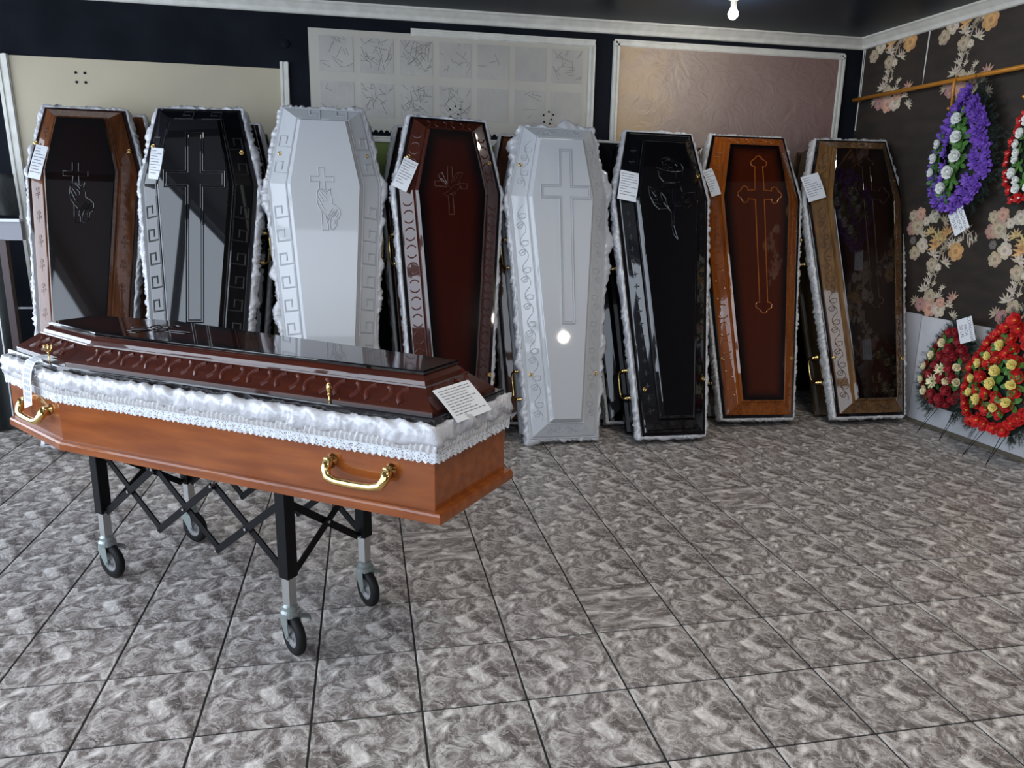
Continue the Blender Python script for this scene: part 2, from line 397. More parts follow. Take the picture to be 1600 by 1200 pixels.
def build_floor():
    mb = MB(); mb.box(((XL + 4.1) / 2, (YF + YB) / 2, -0.0565), (4.1 - XL + 0.1, YB - YF + 0.2, 0.110))
    fl = tag(mb.obj('floor', M['grout']), kind='structure')
    g = 0.0036; th = 0.0035
    full = [(g, g), (T - g, g), (T - g, T - g), (g, T - g)]
    def tmesh(poly, name='tile'):
        m = MB(); e = 0.0012; n = len(poly)
        cx = sum(p[0] for p in poly) / n; cy = sum(p[1] for p in poly) / n
        top = []
        for p in poly:
            d = Vector((cx - p[0], cy - p[1])); d.normalize(); top.append((p[0] + d.x * e * 1.6, p[1] + d.y * e * 1.6, 0.0))
        m.rings([[(p[0], p[1], -th) for p in poly], [(p[0], p[1], -0.0012) for p in poly], top], cap_bot=False)
        return m
    me = tmesh(full).mesh('tile', M['tile'], uv=None)
    def setuv(me_, off=(0, 0), rot=0):
        l = me_.uv_layers.new(name='UVMap')
        for lp in me_.loops:
            v = me_.vertices[lp.vertex_index].co; x, y = v.x - off[0], v.y - off[1]
            if rot: x, y = T - x, T - y
            l.data[lp.index].uv = (x, y)
    setuv(me)
    me_r = tmesh(full).mesh('tile', M['tile']); setuv(me_r, rot=1)
    me_s = tmesh(full).mesh('tile', M['tile'])
    l = me_s.uv_layers.new(name='UVMap')
    for lp in me_s.loops:
        v = me_s.vertices[lp.vertex_index].co; l.data[lp.index].uv = (v.y + 0.7, v.x * 0.45 + 0.3)
    camx, camy = CAMP['loc'][0], CAMP['loc'][1]
    cells = []
    for i in range(-13, 13):
        for j in range(-14, 12):
            x, y = i * T, j * T
            dx, dy = x + T / 2 - camx, y + T / 2 - camy
            dist = sqrt(dx * dx + dy * dy); ang = atan2(dx, dy) - CAMP['yaw']
            vis = dist > 1.5 and abs(ang) < 0.72
            cells.append((0 if vis else 1, dist, i, j))
    cells.sort(); n = 0; rest = MB(); ruv = []
    for c in cells:
        i, j = c[2], c[3]; x, y = i * T, j * T
        poly = [(x + p[0], y + p[1]) for p in full]
        q = clip(poly, 1, WS, WX0 + WS * WY0 - 0.003); q = clip(q, 0, 1, YB - 0.003) if q else q
        q = clip(q, -1, 0, -XL) if q else q
        q = clip(q, 0, -1, -YF) if q else q
        if len(q) < 3: continue
        whole = len(q) == 4 and max(abs(q[k][0] - poly[k][0]) + abs(q[k][1] - poly[k][1]) for k in range(4)) < 1e-6 if len(q) == 4 else False
        if not whole:
            ar = abs(sum(q[k - 1][0] * q[k][1] - q[k][0] * q[k - 1][1] for k in range(len(q)))) / 2
            if ar < 2e-4: continue
        if c[0] == 0 and n < 299:
            n += 1
            if whole:
                o = link('tile', me_s if (i, j) in ((1, 1), (4, 4), (-1, 3)) else (me_r if RND.random() < 0.06 else me), fl); o.location = (x, y, 0.002)
            else:
                t = tmesh([(p[0] - x, p[1] - y) for p in q]).mesh('tile', M['tile']); setuv(t)
                o = link('tile', t, fl); o.location = (x, y, 0.002)
        else:
            t = tmesh([(p[0], p[1]) for p in q]); rest.add([(v[0], v[1], v[2] + 0.002) for v in t.v], t.f)
            ruv += [(v[0] - x, v[1] - y) for v in t.v]
    o = rest.obj('tile_field', M['tile'], fl, uv=ruv); o['kind'] = 'stuff'
build_floor()

def struct(mb, name, m, parent=None, **k):
    o = mb.obj(name, m, parent, **k)
    if parent is None: o['kind'] = 'structure'
    return o

# back wall
mb = MB(); mb.box(((XL + 3.7) / 2, YB + 0.075, HH / 2 - 0.02), (3.9 - XL, 0.15, HH + 0.04))
wall_back = struct(mb, 'wall_back', M['black_paint'])
# right wall: slanted slab
def wall_slab(y0, y1, z0, z1, off, th):
    """slab following the right wall; off = proud of wall face into the room"""
    m = MB(); vs = []
    for y in (y0, y1):
        for z in (z0, z1):
            vs.append((wallx(y) - off, y, z)); vs.append((wallx(y) - off + th, y, z))
    m.add(vs, [(0, 2, 3, 1), (4, 5, 7, 6), (0, 1, 5, 4), (2, 6, 7, 3), (0, 4, 6, 2), (1, 3, 7, 5)])
    return m
wall_right = struct(wall_slab(YF, YB, -0.04, HH, 0, 0.15), 'wall_right', M['brown_paper'])
o = wall_slab(-2.0, 2.775, 0.03, 0.805, 0.014, 0.014).obj('dado_panel', M['dado'], wall_right)
o = wall_slab(2.79, 3.0, 0.03, 0.812, 0.006, 0.006).obj('dado_panel', mat('grey_dado_paint', (0.42, 0.41, 0.43), 0.5), wall_right)
o = wall_slab(-2.0, 2.8, 0.0, 0.03, 0.02, 0.02).obj('dado_foot', mat('raw_plaster_edge', (0.12, 0.10, 0.07), 0.9, bump=(40, 0.5, 0.01)), wall_right)
# left wall with glazing opening, front wall with glazing opening, high hall ceiling and the low ceiling over the display
mb = MB()
mb.box((XL - 0.06, (YF - 4.05) / 2, HH / 2), (0.12, abs(YF + 4.05), HH))
mb.box((XL - 0.06, (3.45 + YB) / 2, HH / 2), (0.12, YB - 3.45, HH))
mb.box((XL - 0.06, -0.3, 0.17), (0.12, 7.5, 0.34)); mb.box((XL - 0.06, -0.3, HH - 0.1), (0.12, 7.5, 0.2))
wall_left = struct(mb, 'wall_left', M['hall'])
mb = MB()
for yy in (-4.05, -2.2, -0.35, 1.5, 3.45): mb.box((XL - 0.02, yy, 2.45), (0.07, 0.09, 4.1))
mb.box((XL - 0.02, -0.3, 2.3), (0.07, 7.5, 0.12))
struct(mb, 'window_1', M['black_metal'])
mb = MB()
mb.box(((0.4 + 4.1) / 2, YF - 0.06, HH / 2), (3.7, 0.12, HH)); mb.box(((XL - 3.9) / 2, YF - 0.06, HH / 2), (0.3, 0.12, HH))
mb.box((-1.7, YF - 0.06, 0.35), (4.4, 0.12, 0.7)); mb.box((-1.7, YF - 0.06, HH - 0.14), (4.4, 0.12, 0.28))
struct(mb, 'wall_front', M['hall'])
mb = MB()
for xx in (-3.9, -2.43, -0.97, 0.45): mb.box((xx, YF - 0.02, 2.55), (0.10, 0.07, 3.75))
mb.box((-1.7, YF - 0.02, 2.5), (4.4, 0.07, 0.14))
struct(mb, 'window_2', M['black_metal'])
mb = MB(); mb.box(((XL + 4.1) / 2, (YF + 1.6) / 2, HH + 0.05), (4.1 - XL, 1.6 - YF, 0.1))
struct(mb, 'ceiling_2', M['hall'])
mb = MB(); mb.box(((XL + 3.9) / 2, (1.5 + YB) / 2, HC + 0.05), (3.9 - XL, YB - 1.5, 0.1))
mb.box(((XL + 3.9) / 2, 1.55, (HC + HH) / 2), (3.9 - XL, 0.1, HH - HC))
struct(mb, 'ceiling', M['ceiling'])

# cornices (profiled)
def sweep_profile(prof, p0, p1, axis_out, name, m, parent=None, kind=True):
    """prof: list of (out, down) from the wall/ceiling corner"""
    mb = MB(); vs = []
    for p in (p0, p1):
        for (a, b) in prof: vs.append(Vector(p) + Vector(axis_out) * a + Vector((0, 0, -b)))
    n = len(prof); fs = [(k, (k + 1) % n, n + (k + 1) % n, n + k) for k in range(n)]
    fs += [tuple(range(n))[::-1], tuple(range(n, 2 * n))]
    mb.add(vs, fs); o = mb.obj(name, m, parent)
    if parent is None and kind: o['kind'] = 'structure'
    return o
CP = [(0, 0), (0.075, 0), (0.075, 0.012), (0.06, 0.02), (0.045, 0.034), (0.026, 0.05), (0.02, 0.062), (0.02, 0.074), (0.012, 0.08), (0.0, 0.08)]
sweep_profile(CP, (-3.2, YB, HC), (wallx(YB), YB, HC), (0, -1, 0), 'trim_1', M['moulding'])
sweep_profile(CP, (wallx(YB), YB, HC), (wallx(1.6), 1.6, HC), (-1, 0, 0), 'trim_2', M['moulding'])

# panel with frame on the back wall
def frame_bar(mb, x0, z0, x1, z1, wd, th=0.03, mi=0):
    """moulding on the back wall from (x0,z0) to (x1,z1)"""
    d = Vector((x1 - x0, 0, z1 - z0)); L = d.length; d.normalize(); nrm = Vector((-d.z, 0, d.x))
    for off, w_, t_ in ((0, wd, th * 0.6), (-wd * 0.28, wd * 0.30, th), (wd * 0.30, wd * 0.22, th * 0.85)):
        c = Vector(((x0 + x1) / 2, YB - t_ / 2, (z0 + z1) / 2)) + nrm * off
        mb.box(c, (L, t_, w_), Matrix((d, Vector((0, 1, 0)), nrm)).transposed(), mi)
def wall_box(x0, x1, z0, z1, th):
    m = MB(); m.box(((x0 + x1) / 2, YB - th / 2, (z0 + z1) / 2), (x1 - x0, th, z1 - z0)); return m

p = wall_box(-2.77, -0.99, 0.5, 2.455, 0.008).obj('beige_board', M['beige'], wall_back)
mb = MB(); frame_bar(mb, -2.735, 0.5, -2.775, 2.46, 0.075); mb.obj('frame_strip', M['moulding'], wall_back)
mb = MB(); frame_bar(mb, -1.005, 0.9, -0.985, 2.50, 0.06); mb.obj('frame_strip', M['moulding'], wall_back)
mb = MB()
for a in (-0.028, 0.028):
    for b in (-0.03, 0.03): mb.lathe([(0.0, 0), (0.009, 0), (0.009, 0.003), (0, 0.003)], 8, Matrix.Translation((-2.31 + a, YB - 0.008, 2.335 + b)) @ Matrix.Rotation(pi / 2, 4, 'X'))
mb.obj('screw_holes', M['black_paint'], wall_back)
for (hx, hz) in ((0.22, 2.20), (0.93, 2.19)):
    mb = MB()
    for a, b in ((-0.04, 0.03), (0.0, 0.055), (0.035, 0.035), (-0.035, -0.02), (0.01, -0.03), (0.02, 0.0)):
        mb.lathe([(0.0, 0), (0.007, 0), (0.007, 0.003), (0, 0.003)], 8, Matrix.Translation((hx + a, YB - 0.016, hz + b)) @ Matrix.Rotation(pi / 2, 4, 'X'))
    mb.obj('screw_holes', M['black_paint'], wall_back)

lat = wall_box(-0.815, 1.235, 2.07, 2.735, 0.010).obj('lattice_board', M['cream'], wall_back)
mb = MB(); frame_bar(mb, -0.10, 2.745, 1.275, 2.745, 0.05); mb.obj('frame_strip', M['moulding'], wall_back)
mb = MB(); frame_bar(mb, 1.255, 2.05, 1.255, 2.72, 0.05); mb.obj('frame_strip', M['moulding'], wall_back)
r2 = random.Random(3)
dens = {(0, 0): 16, (1, 0): 34, (2, 0): 42, (3, 0): 12, (6, 0): 20, (1, 1): 22, (2, 1): 34, (3, 1): 24, (5, 1): 6, (0, 1): 4, (4, 0): 3}
for i in range(7):
    for j in range(2):
        x = -0.745 + i * 0.282; z = 2.69 - j * 0.30; s = 0.235
        m_ = wall_box(x, x + s, z - s, z, 0.013)
        sq = m_.obj('relief_square', M['relief'], wall_back)
        k = dens.get((i, j), 0)
        if k:
            lines = []
            for _ in range(k):
                a = (r2.uniform(0.02, s - 0.02), r2.uniform(0.02, s - 0.02)); an = r2.uniform(0, pi); L = r2.uniform(0.03, 0.11)
                b = (min(max(a[0] + L * cos(an), 0.005), s - 0.005), min(max(a[1] + L * sin(an), 0.005), s - 0.005))
                if abs(a[0] - b[0]) + abs(a[1] - b[1]) > 0.01: lines.append([a, b])
            bm_ = bead(lines, 0.0016, 0.002)
            o = bm_.obj('crease_lines', M['crease'], sq)
            o.matrix_local = Matrix.Translation((x, YB - 0.013, z - s)) @ Matrix.Rotation(pi / 2, 4, 'X')
# gap, rail and green board below the lattice board
mb = MB(); frame_bar(mb, -0.82, 2.005, 1.24, 2.005, 0.045); mb.obj('frame_strip', M['moulding'], wall_back)
wall_box(-0.82, 1.24, 1.2, 1.985, 0.012).obj('green_board', M['green_board'], wall_back)
mb = MB()
for k in range(52):
    x = -0.80 + k * 0.04
    mb.add([(x, YB - 0.011, 2.075), (x + 0.034, YB - 0.011, 2.075), (x + 0.017, YB - 0.011, 2.052),
            (x, YB, 2.075), (x + 0.034, YB, 2.075), (x + 0.017, YB, 2.052)], [(0, 2, 1), (3, 4, 5), (0, 1, 4, 3), (1, 2, 5, 4), (2, 0, 3, 5)])
mb.obj('notched_edge', M['cream'], wall_back)
# rose plaster panel
wall_box(1.46, 3.33, 0.9, 2.735, 0.012).obj('plaster_board', M['plaster'], wall_back)
for a in ((1.43, 2.76, 3.36, 2.76), (1.445, 0.9, 1.445, 2.77), (3.335, 0.9, 3.345, 2.77)):
    mb = MB(); frame_bar(mb, *a, 0.05); mb.obj('frame_strip', M['moulding'], wall_back)
mb = MB(); mb.box((0.78 - 1.9, YB - 0.004, 2.58), (0.05, 0.008, 0.05)); 
mb = MB(); mb.lathe([(0, 0), (0.028, 0), (0.028, 0.012), (0.0, 0.018)], 14, Matrix.Translation((-0.975, YB, 2.62)) @ Matrix.Rotation(pi / 2, 4, 'X'))
mb.obj('blanking_cap', M['black_paint'], wall_back)

# pale seam lines on the right wall
def wp(y, z, off): return (wallx(y) - off, y, z)
mb = MB(); mb.tube([wp(3.772, 2.82, 0.004), wp(3.765, 2.45, 0.004), wp(3.77, 2.2, 0.004)], 0.004, 6); mb.tube([wp(3.755, 2.82, 0.003), wp(3.75, 2.42, 0.003)], 0.003, 6)
mb.obj('corner_cable', M['moulding'], wall_right)
mb = MB()
mb.add([wp(3.10, 2.82, 0.001), wp(3.085, 2.82, 0.001), wp(3.10, 2.55, 0.001), wp(3.094, 2.42, 0.001)], [(0, 1, 2), (1, 3, 2)])
mb.add([wp(3.10, 2.82, 0.0), wp(3.085, 2.82, 0.0)], [])
mb.obj('paper_seam', M['moulding'], wall_right)

# wallpaper print: flat flowers
GAR = [(-0.212, 0.379, 0.036, 'r', 'pink'), (-0.277, 0.274, 0.037, 'r', 'mauve'), (-0.225, 0.29, 0.044, 'r', 'beige'), (-0.145, 0.329, 0.025, 'r', 'cream'), (-0.279, 0.367, 0.03, 'r', 'beige'), (-0.166, 0.233, 0.029, 'l', 'cream'), (-0.092, 0.254, 0.032, 'l', 'yellow'), (-0.251, 0.186, 0.022, 'r', 'grey'), (-0.155, 0.153, 0.04, 'r', 'cream'), (-0.219, 0.094, 0.037, 'r', 'beige'), (-0.076, 0.366, 0.036, 'r', 'cream'), (0.023, 0.332, 0.032, 'l', 'beige'), (-0.011, 0.217, 0.046, 'l', 'yellow'), (-0.028, 0.159, 0.046, 'l', 'orange'), (0.06, 0.252, 0.042, 'l', 'orange'), (0.114, 0.18, 0.031, 'l', 'cream'), (0.159, 0.126, 0.047, 'r', 'orange'), (0.179, 0.204, 0.021, 'l', 'cream'), (-0.034, 0.094, 0.036, 'l', 'cream'), (0.086, 0.044, 0.032, 'l', 'cream'), (-0.039, 0.02, 0.036, 'r', 'beige'), (0.024, 0.007, 0.021, 'r', 'cream'), (0.138, 0.285, 0.031, 's', 'cream'), (0.202, 0.266, 0.041, 's', 'cream'), (0.26, 0.227, 0.041, 's', 'cream'), (0.303, 0.222, 0.027, 's', 'cream'), (0.062, 0.17, 0.035, 's', 'beige'), (0.035, 0.119, 0.035, 's', 'beige'), (0.002, -0.027, 0.022, 's', 'beige'), (-0.045, -0.053, 0.02, 'l', 'cream'), (-0.055, -0.099, 0.025, 'l', 'cream'), (-0.073, -0.16, 0.037, 'l', 'cream'), (-0.016, -0.206, 0.04, 'r', 'beige'), (0.009, -0.114, 0.016, 'l', 'cream'), (0.067, -0.196, 0.029, 'l', 'cream'), (0.092, -0.135, 0.02, 'l', 'cream'), (-0.145, -0.251, 0.03, 'l', 'beige'), (-0.091, -0.274, 0.037, 'r', 'mauve'), (-0.0, -0.293, 0.044, 'r', 'pink'), (0.084, -0.289, 0.043, 'r', 'cream'), (0.194, -0.196, 0.035, 'l', 'pink'), (0.172, -0.249, 0.025, 'l', 'cream'), (0.226, -0.321, 0.028, 'l', 'cream'), (0.093, -0.237, 0.029, 'r', 'pink')]
GC = dict(pink=(0.52, 0.30, 0.22), mauve=(0.38, 0.21, 0.18), beige=(0.42, 0.33, 0.23), cream=(0.55, 0.47, 0.36), yellow=(0.56, 0.40, 0.17), orange=(0.55, 0.30, 0.12), grey=(0.14, 0.12, 0.11))
def garland_mesh():
    r = random.Random(11); vs = []; fs = []; cols = []; depth = [0.0006]
    def poly(pts, col):
        depth[0] += 0.000012; d = depth[0]; o = len(vs)
        for (u, z) in pts: vs.append((u, z, d)); cols.append((*col, 1))
        fs.append(tuple(range(o, o + len(pts))))
    def petal(cx, cz, an, L, W, col, pointed):
        pts = []; n = 10
        for k in range(n):
            t = 2 * pi * k / n
            x = L * 0.5 * (1 - cos(t)); y = W * sin(t) * (1 - (0.55 if pointed else -0.25) * (x / L))
            if k == n // 2 and pointed: x *= 1.12
            pts.append((cx + x * cos(an) - y * sin(an), cz + x * sin(an) + y * cos(an)))
        poly(pts, col)
    def shade(c, f): return tuple(min(1, a * f * r.uniform(0.92, 1.08)) for a in c)
    # stems
    for a, b in (((0.0, 0.02), (0.03, 0.12)), ((0.03, 0.12), (0.07, 0.2)), ((0.0, 0.02), (-0.03, -0.07)), ((-0.03, -0.07), (-0.05, -0.16)), ((0.07, 0.2), (0.14, 0.28)), ((0.01, -0.05), (0.0, -0.12))):
        d = Vector((b[0] - a[0], b[1] - a[1])); n = Vector((-d.y, d.x)).normalized() * 0.005
        poly([(a[0] - n.x, a[1] - n.y), (b[0] - n.x, b[1] - n.y), (b[0] + n.x, b[1] + n.y), (a[0] + n.x, a[1] + n.y)], (0.32, 0.27, 0.2))
    for (u, z, s, t, c) in GAR:
        c = GC[c]; rot = r.uniform(0, 2 * pi); s *= 1.32 if t != 's' else 1.15
        if t == 'r':
            for k in range(6): petal(u, z, rot + k * pi / 3, s * 1.12, s * 0.42, shade(c, 0.85 if k % 2 else 1.0), False)
            for k in range(5): petal(u, z, rot + 0.5 + k * 2 * pi / 5, s * 0.66, s * 0.26, shade(c, 1.15), False)
            for k in range(4): petal(u, z, rot + 0.2 + k * pi / 2, s * 0.32, s * 0.14, shade(c, 0.72), False)
        elif t == 'l':
            base = r.uniform(0.2, 1.4) * pi / 2
            for k in range(7): petal(u - 0.2 * s * cos(base), z - 0.2 * s * sin(base), base + (k - 2.5) * 0.55, s * 1.25, s * 0.24, shade(c, r.uniform(0.8, 1.12)), True)
            for k in range(3): petal(u, z, base + (k - 1) * 0.5, s * 0.7, s * 0.12, shade(c, 0.65), True)
        else:
            for k in range(9):
                petal(u + r.uniform(-.7, .7) * s, z + r.uniform(-.6, .6) * s, r.choice((-0.9, -1.3, 0.6, 2.2)) + r.uniform(-.3, .3), s * 1.1, s * 0.15, shade(c, r.uniform(0.75, 1.05)), True)
    me = bpy.data.meshes.new('wallpaper_garland'); me.from_pydata(vs, [], fs); me.materials.append(M['wallprint'])
    a = me.color_attributes.new('tint', 'FLOAT_COLOR', 'POINT'); a.data.foreach_set('color', [x for c in cols for x in c])
    me.update(); return me
gme = garland_mesh()
udir = Vector((WS, -1, 0)).normalized(); nin = Vector((-1, -WS, 0)).normalized()
wframe = lambda y, z, off=0.0: Matrix((udir, Vector((0, 0, 1)), nin)).transposed().to_4x4()
def wall_mtx(y, z, off=0.0):
    m = Matrix((udir, Vector((0, 0, 1)), nin)).transposed().to_4x4(); m.translation = Vector(wp(y, z, off)); return m
for gy in (3.43, 2.73, 2.03, 1.33, 0.63):
    for gz in (1.158, 2.655):
        # the wallpaper is cut by the ceiling trim: drop the blossoms above it
        me_ = gme
        if gz > 2:
            me_ = gme.copy()
            import bmesh
            bm = bmesh.new(); bm.from_mesh(me_)
            kill = [f for f in bm.faces if f.calc_center_median().y + gz > 2.835 or (gy > 3.2 and f.calc_center_median().x < -0.33)]
            bmesh.ops.delete(bm, geom=kill, context='FACES')
            bmesh.ops.bisect_plane(bm, geom=bm.verts[:] + bm.edges[:] + bm.faces[:], plane_co=(0, 2.825 - gz, 0), plane_no=(0, 1, 0), clear_outer=True)
            bm.to_mesh(me_); bm.free()
        link('wallpaper_garland', me_, wall_right, mtx=wall_mtx(gy, gz))

# gold pipe rail with hooks
rail = empty('hanging_rail', loc=wp(2.6, 2.43, 0.07))
tag(rail, 'gold painted pipe rail along the floral wall holding the wreaths', 'rail')
inv = Matrix.Translation(Vector(wp(2.6, 2.43, 0.07))).inverted()
mb = MB(); mb.tube([inv @ Vector(wp(y, 2.43, 0.07)) for y in (3.74, 2.6, 1.2)], 0.0155, 12); mb.obj('pipe', M['gold'], rail, smooth=True)
for y in (3.74, 2.70, 2.0, 1.2):
    mb = MB(); mb.tube([inv @ Vector(wp(y, 2.43, 0.07)), inv @ Vector(wp(y, 2.43, 0.0))], 0.010, 8); mb.obj('bracket', M['gold'], rail, smooth=True)
for y in (2.70, 2.12):
    mb = MB(); mb.tube([inv @ Vector(wp(y, z, o_)) for z, o_ in ((2.448, 0.07), (2.43, 0.092), (2.38, 0.092), (2.25, 0.085), (2.235, 0.1), (2.25, 0.115))], 0.011, 8)
    mb.obj('hook', M['gold'], rail, smooth=True)

# ------------------------------------------------------------------ coffin builder
def hexpts(wf, ws, wh, hs, L, y0=0.0):
    return [Vector((-wf / 2, y0)), Vector((wf / 2, y0)), Vector((ws / 2, hs)), Vector((wh / 2, L)), Vector((-wh / 2, L)), Vector((-ws / 2, hs))]
def inset(poly, d):
    n = len(poly); out = []
    for i in range(n):
        a = (poly[i] - poly[i - 1]).normalized(); b = (poly[(i + 1) % n] - poly[i]).normalized()
        na = Vector((-a.y, a.x)); nb = Vector((-b.y, b.x)); m = (na + nb).normalized()
        out.append(poly[i] + m * (d / m.dot(na)))
    return out
def ring(h, z): return [(p.x, p.y, z) for p in h]
def lerp(A, B, t): return [a * (1 - t) + b * t for a, b in zip(A, B)]

def resample(poly, step):
    pts = []; nrm = []; n = len(poly); s = 0; S = []
    for i in range(n):
        a, b = poly[i], poly[(i + 1) % n]; L = (b - a).length; k = max(2, int(L / step)); d = (b - a) / L; nn = Vector((d.y, -d.x))
        for j in range(k):
            pts.append(a + (b - a) * (j / k)); nrm.append(nn); S.append(s + L * j / k)
        s += L
    # smooth the normals around the corners
    m = len(pts); sm = []
    for i in range(m):
        v = Vector((0, 0))
        for q in range(-2, 2): v += nrm[(i + q) % m]
        sm.append(v.normalized())
    return pts, sm, S, s

def satin_roll(O, rw, amp, parent, seed, m, z0=-0.04, z1=0.022, step=0.0075, freq=16, shear=1.0, name='satin_trim', puff=0.0):
    pts, nr, S, tot = resample(inset(O, rw), step); K = 16; vs = []
    zc = (z0 + z1) / 2; b = (z1 - z0) / 2
    for i, (p, n, s) in enumerate(zip(pts, nr, S)):
        big = noise.noise(Vector((s * 6.0, seed * 3.1, 0.5)))
        pf = puff * max(0.0, noise.noise(Vector((s * 9.0, seed * 1.7, 2.5)))) * 2.2
        tw = 1.6 * noise.noise(Vector((s * 3.0, seed, 7.5)))
        for k in range(K):
            a = 2 * pi * k / K
            ca, sa = cos(a), sin(a)
            ax = abs(ca) ** 0.75 * (1 if ca > 0 else -1); az = abs(sa) ** 0.75 * (1 if sa > 0 else -1)
            u = s * freq + (shear + tw) * a * 0.9
            n1 = noise.noise(Vector((u, a * 0.28, seed))); n2 = noise.noise(Vector((u * 2.2 + 0.5 * a, a * 0.5, seed + 9)))
            n1 = sqrt(n1 * n1 + 0.0012); n2 = sqrt(n2 * n2 + 0.002)
            d = amp * (4.4 * n1 - 1.1) + amp * 0.5 * (3.4 * n2 - 0.9) + amp * 0.5 * big
            out = ax * rw + d * (0.35 + 0.65 * max(0, ca)) + pf * max(0, ca); z = zc + az * b + d * sa * 0.8
            vs.append((p.x + n.x * out, p.y + n.y * out, z))
    n_ = len(pts); fs = []
    for i in range(n_):
        j = (i + 1) % n_
        for k in range(K):
            k2 = (k + 1) % K; fs.append((i * K + k, j * K + k, j * K + k2, i * K + k2))
    mb = MB(); mb.add(vs, fs)
    return mb.obj(name, m, parent, smooth=True)

def carve_frames(lo, hi, zlo, zhi):
    """frames on the sloping lid faces: dict edge -> (origin fn, basis, length)"""
    fr = {}
    for i in range(6):
        a0, a1 = Vector((*lo[i], zlo)), Vector((*lo[(i + 1) % 6], zlo)); b0, b1 = Vector((*hi[i], zhi)), Vector((*hi[(i + 1) % 6], zhi))
        m0, m1 = (a0 + b0) / 2, (a1 + b1) / 2
        u = (m1 - m0); L = u.length; u.normalize()
        v = ((b0 + b1) / 2 - (a0 + a1) / 2); v = v - u * v.dot(u); wd = v.length; v.normalize()
        n = u.cross(v)
        fr[i] = (m0, m1, u, v, n, L, wd)
    return fr

def S_pts(pts, k, ox, oy): return [[(ox + a * k, oy + b * k) for a, b in P] for P in pts]

# motifs, drawn with x along the face and y across it (inwards)
def motif(kind, wd):
    h = wd * 0.5
    if kind == 'key':
        s = 0.050; H = h * 1.15
        g = [(-s, H * 0.15), (-s * 0.1, H * 0.15), (-s * .1, -H * .8), (-s * 1.45, -H * .8), (-s * 1.45, H), (s * 1.0, H)]
        return bead([[(a, b) for a, b in g]], 0.0055, 0.0045)
    if kind == 'crescents':
        r = 0.034
        return bead([arc(-r * 1.45, 0, r, -62, 62, 8), arc(r * 1.45, 0, r, 118, 242, 8)], 0.0045, 0.004)
    if kind == 'bars':
        P1 = [(-0.036, h * .82), (-0.022, h * .55), (-0.014, h * 0.1), (-0.020, -h * .35), (-0.034, -h * .78)]
        P2 = [(-a, b) for a, b in P1]
        return bead([P1, P2], 0.0088, 0.006)
    if kind == 'rosette':
        return bead([arc(0.018, 0, 0.013, 0, 360, 10), arc(0.020, 0.002, 0.006, 20, 300, 6), [(0.004, 0), (-0.045, 0.001)],
                     [(-0.012, 0), (-0.002, 0.016), (-0.016, 0.018), (-0.018, 0.003)], [(-0.014, 0), (-0.004, -0.016), (-0.018, -0.018), (-0.02, -0.003)]], 0.0018, 0.0018)
    if kind == 'leafvine':
        return bead([[(-0.085, h * .45), (-0.06, h * .55), (-0.035, h * .35), (-0.012, -h * .1), (0.015, -h * .5), (0.045, -h * .45), (0.07, 0.0), (0.085, h * .4)],
                     [(-0.030, h * .25), (-0.022, -h * .35), (-0.036, -h * .85), (-0.060, -h * .55), (-0.058, -h * .05), (-0.030, h * .25)], [(-0.030, h * .2), (-0.048, -h * .5)],
                     [(0.018, -h * .45), (0.034, h * .05), (0.028, h * .75), (0.004, h * .65), (-0.002, h * .1), (0.018, -h * .45)]], 0.0026, 0.003)
    if kind == 'petals4':
        mb = MB(); o = 0.0006
        vs = []
        for k in range(16):
            a = 2 * pi * k / 16; rr = 0.023 if k % 4 == 0 else (0.0055 if k % 4 == 2 else 0.0115)
            vs.append((rr * cos(a), rr * sin(a)))
        mb.rings([[(a, b, -0.001) for a, b in vs], [(a, b, 0.001) for a, b in vs], [(a * 0.6, b * 0.6, 0.0022) for a, b in vs]], cap_bot=False)
        return mb

def latin(cx, top, bot, arm, ay, w_):
    return [(cx - w_, top), (cx + w_, top), (cx + w_, ay + w_), (cx + arm, ay + w_), (cx + arm, ay - w_), (cx + w_, ay - w_), (cx + w_, bot), (cx - w_, bot),
            (cx - w_, ay - w_), (cx - arm, ay - w_), (cx - arm, ay + w_), (cx - w_, ay + w_), (cx - w_, top)]
def budded(cx, top, bot, arm, ay, w_, R):
    P = []
    def bud(px, py, ang):       # three lobes around direction ang
        q = []
        loc = arc(-R * .35, -R * 1.02, R * .68, 165, 318, 7) + arc(R * .45, 0, R * 0.72, -78, 78, 8) + arc(-R * .35, R * 1.02, R * .68, 42, 195, 7)
        for x, y in loc:
            q.append((px + x * cos(ang) - y * sin(ang), py + x * sin(ang) + y * cos(ang)))
        return q
    P += bud(cx + arm - R, ay, 0) + [(cx + w_, ay + w_)] + bud(cx, top - R, pi / 2) + [(cx - w_, ay + w_)] + bud(cx - arm + R, ay, pi) + [(cx - w_, ay - w_)] + bud(cx, bot + R, -pi / 2) + [(cx + w_, ay - w_)]
    P.append(P[0]); return P

HAND = [[(175, 460), (185, 345), (40, 345), (40, 265), (175, 265), (175, 130), (265, 130), (265, 265), (405, 265), (405, 345), (265, 345), (275, 480)],
        [(160, 475), (140, 520), (135, 640), (150, 720), (200, 800), (205, 1100), (295, 1100), (295, 1010), (270, 960), (285, 900), (370, 760)],
        [(160, 475), (220, 455), (290, 500), (350, 455), (345, 520), (370, 600), (370, 680), (430, 720), (490, 780), (490, 860), (470, 900), (430, 940), (425, 1020), (380, 1090), (330, 1085), (325, 980), (350, 900), (440, 780)],
        [(215, 475), (270, 520), (290, 560)], [(190, 500), (240, 560), (270, 590)], [(170, 540), (220, 620), (240, 660)], [(150, 580), (180, 650), (220, 740), (260, 790)], [(270, 590), (285, 620), (280, 650)],
        [(205, 810), (260, 870), (270, 960)], [(290, 960), (330, 880), (400, 790)], [(380, 890), (430, 820)], [(420, 900), (465, 830)], [(395, 940), (400, 1000)]]
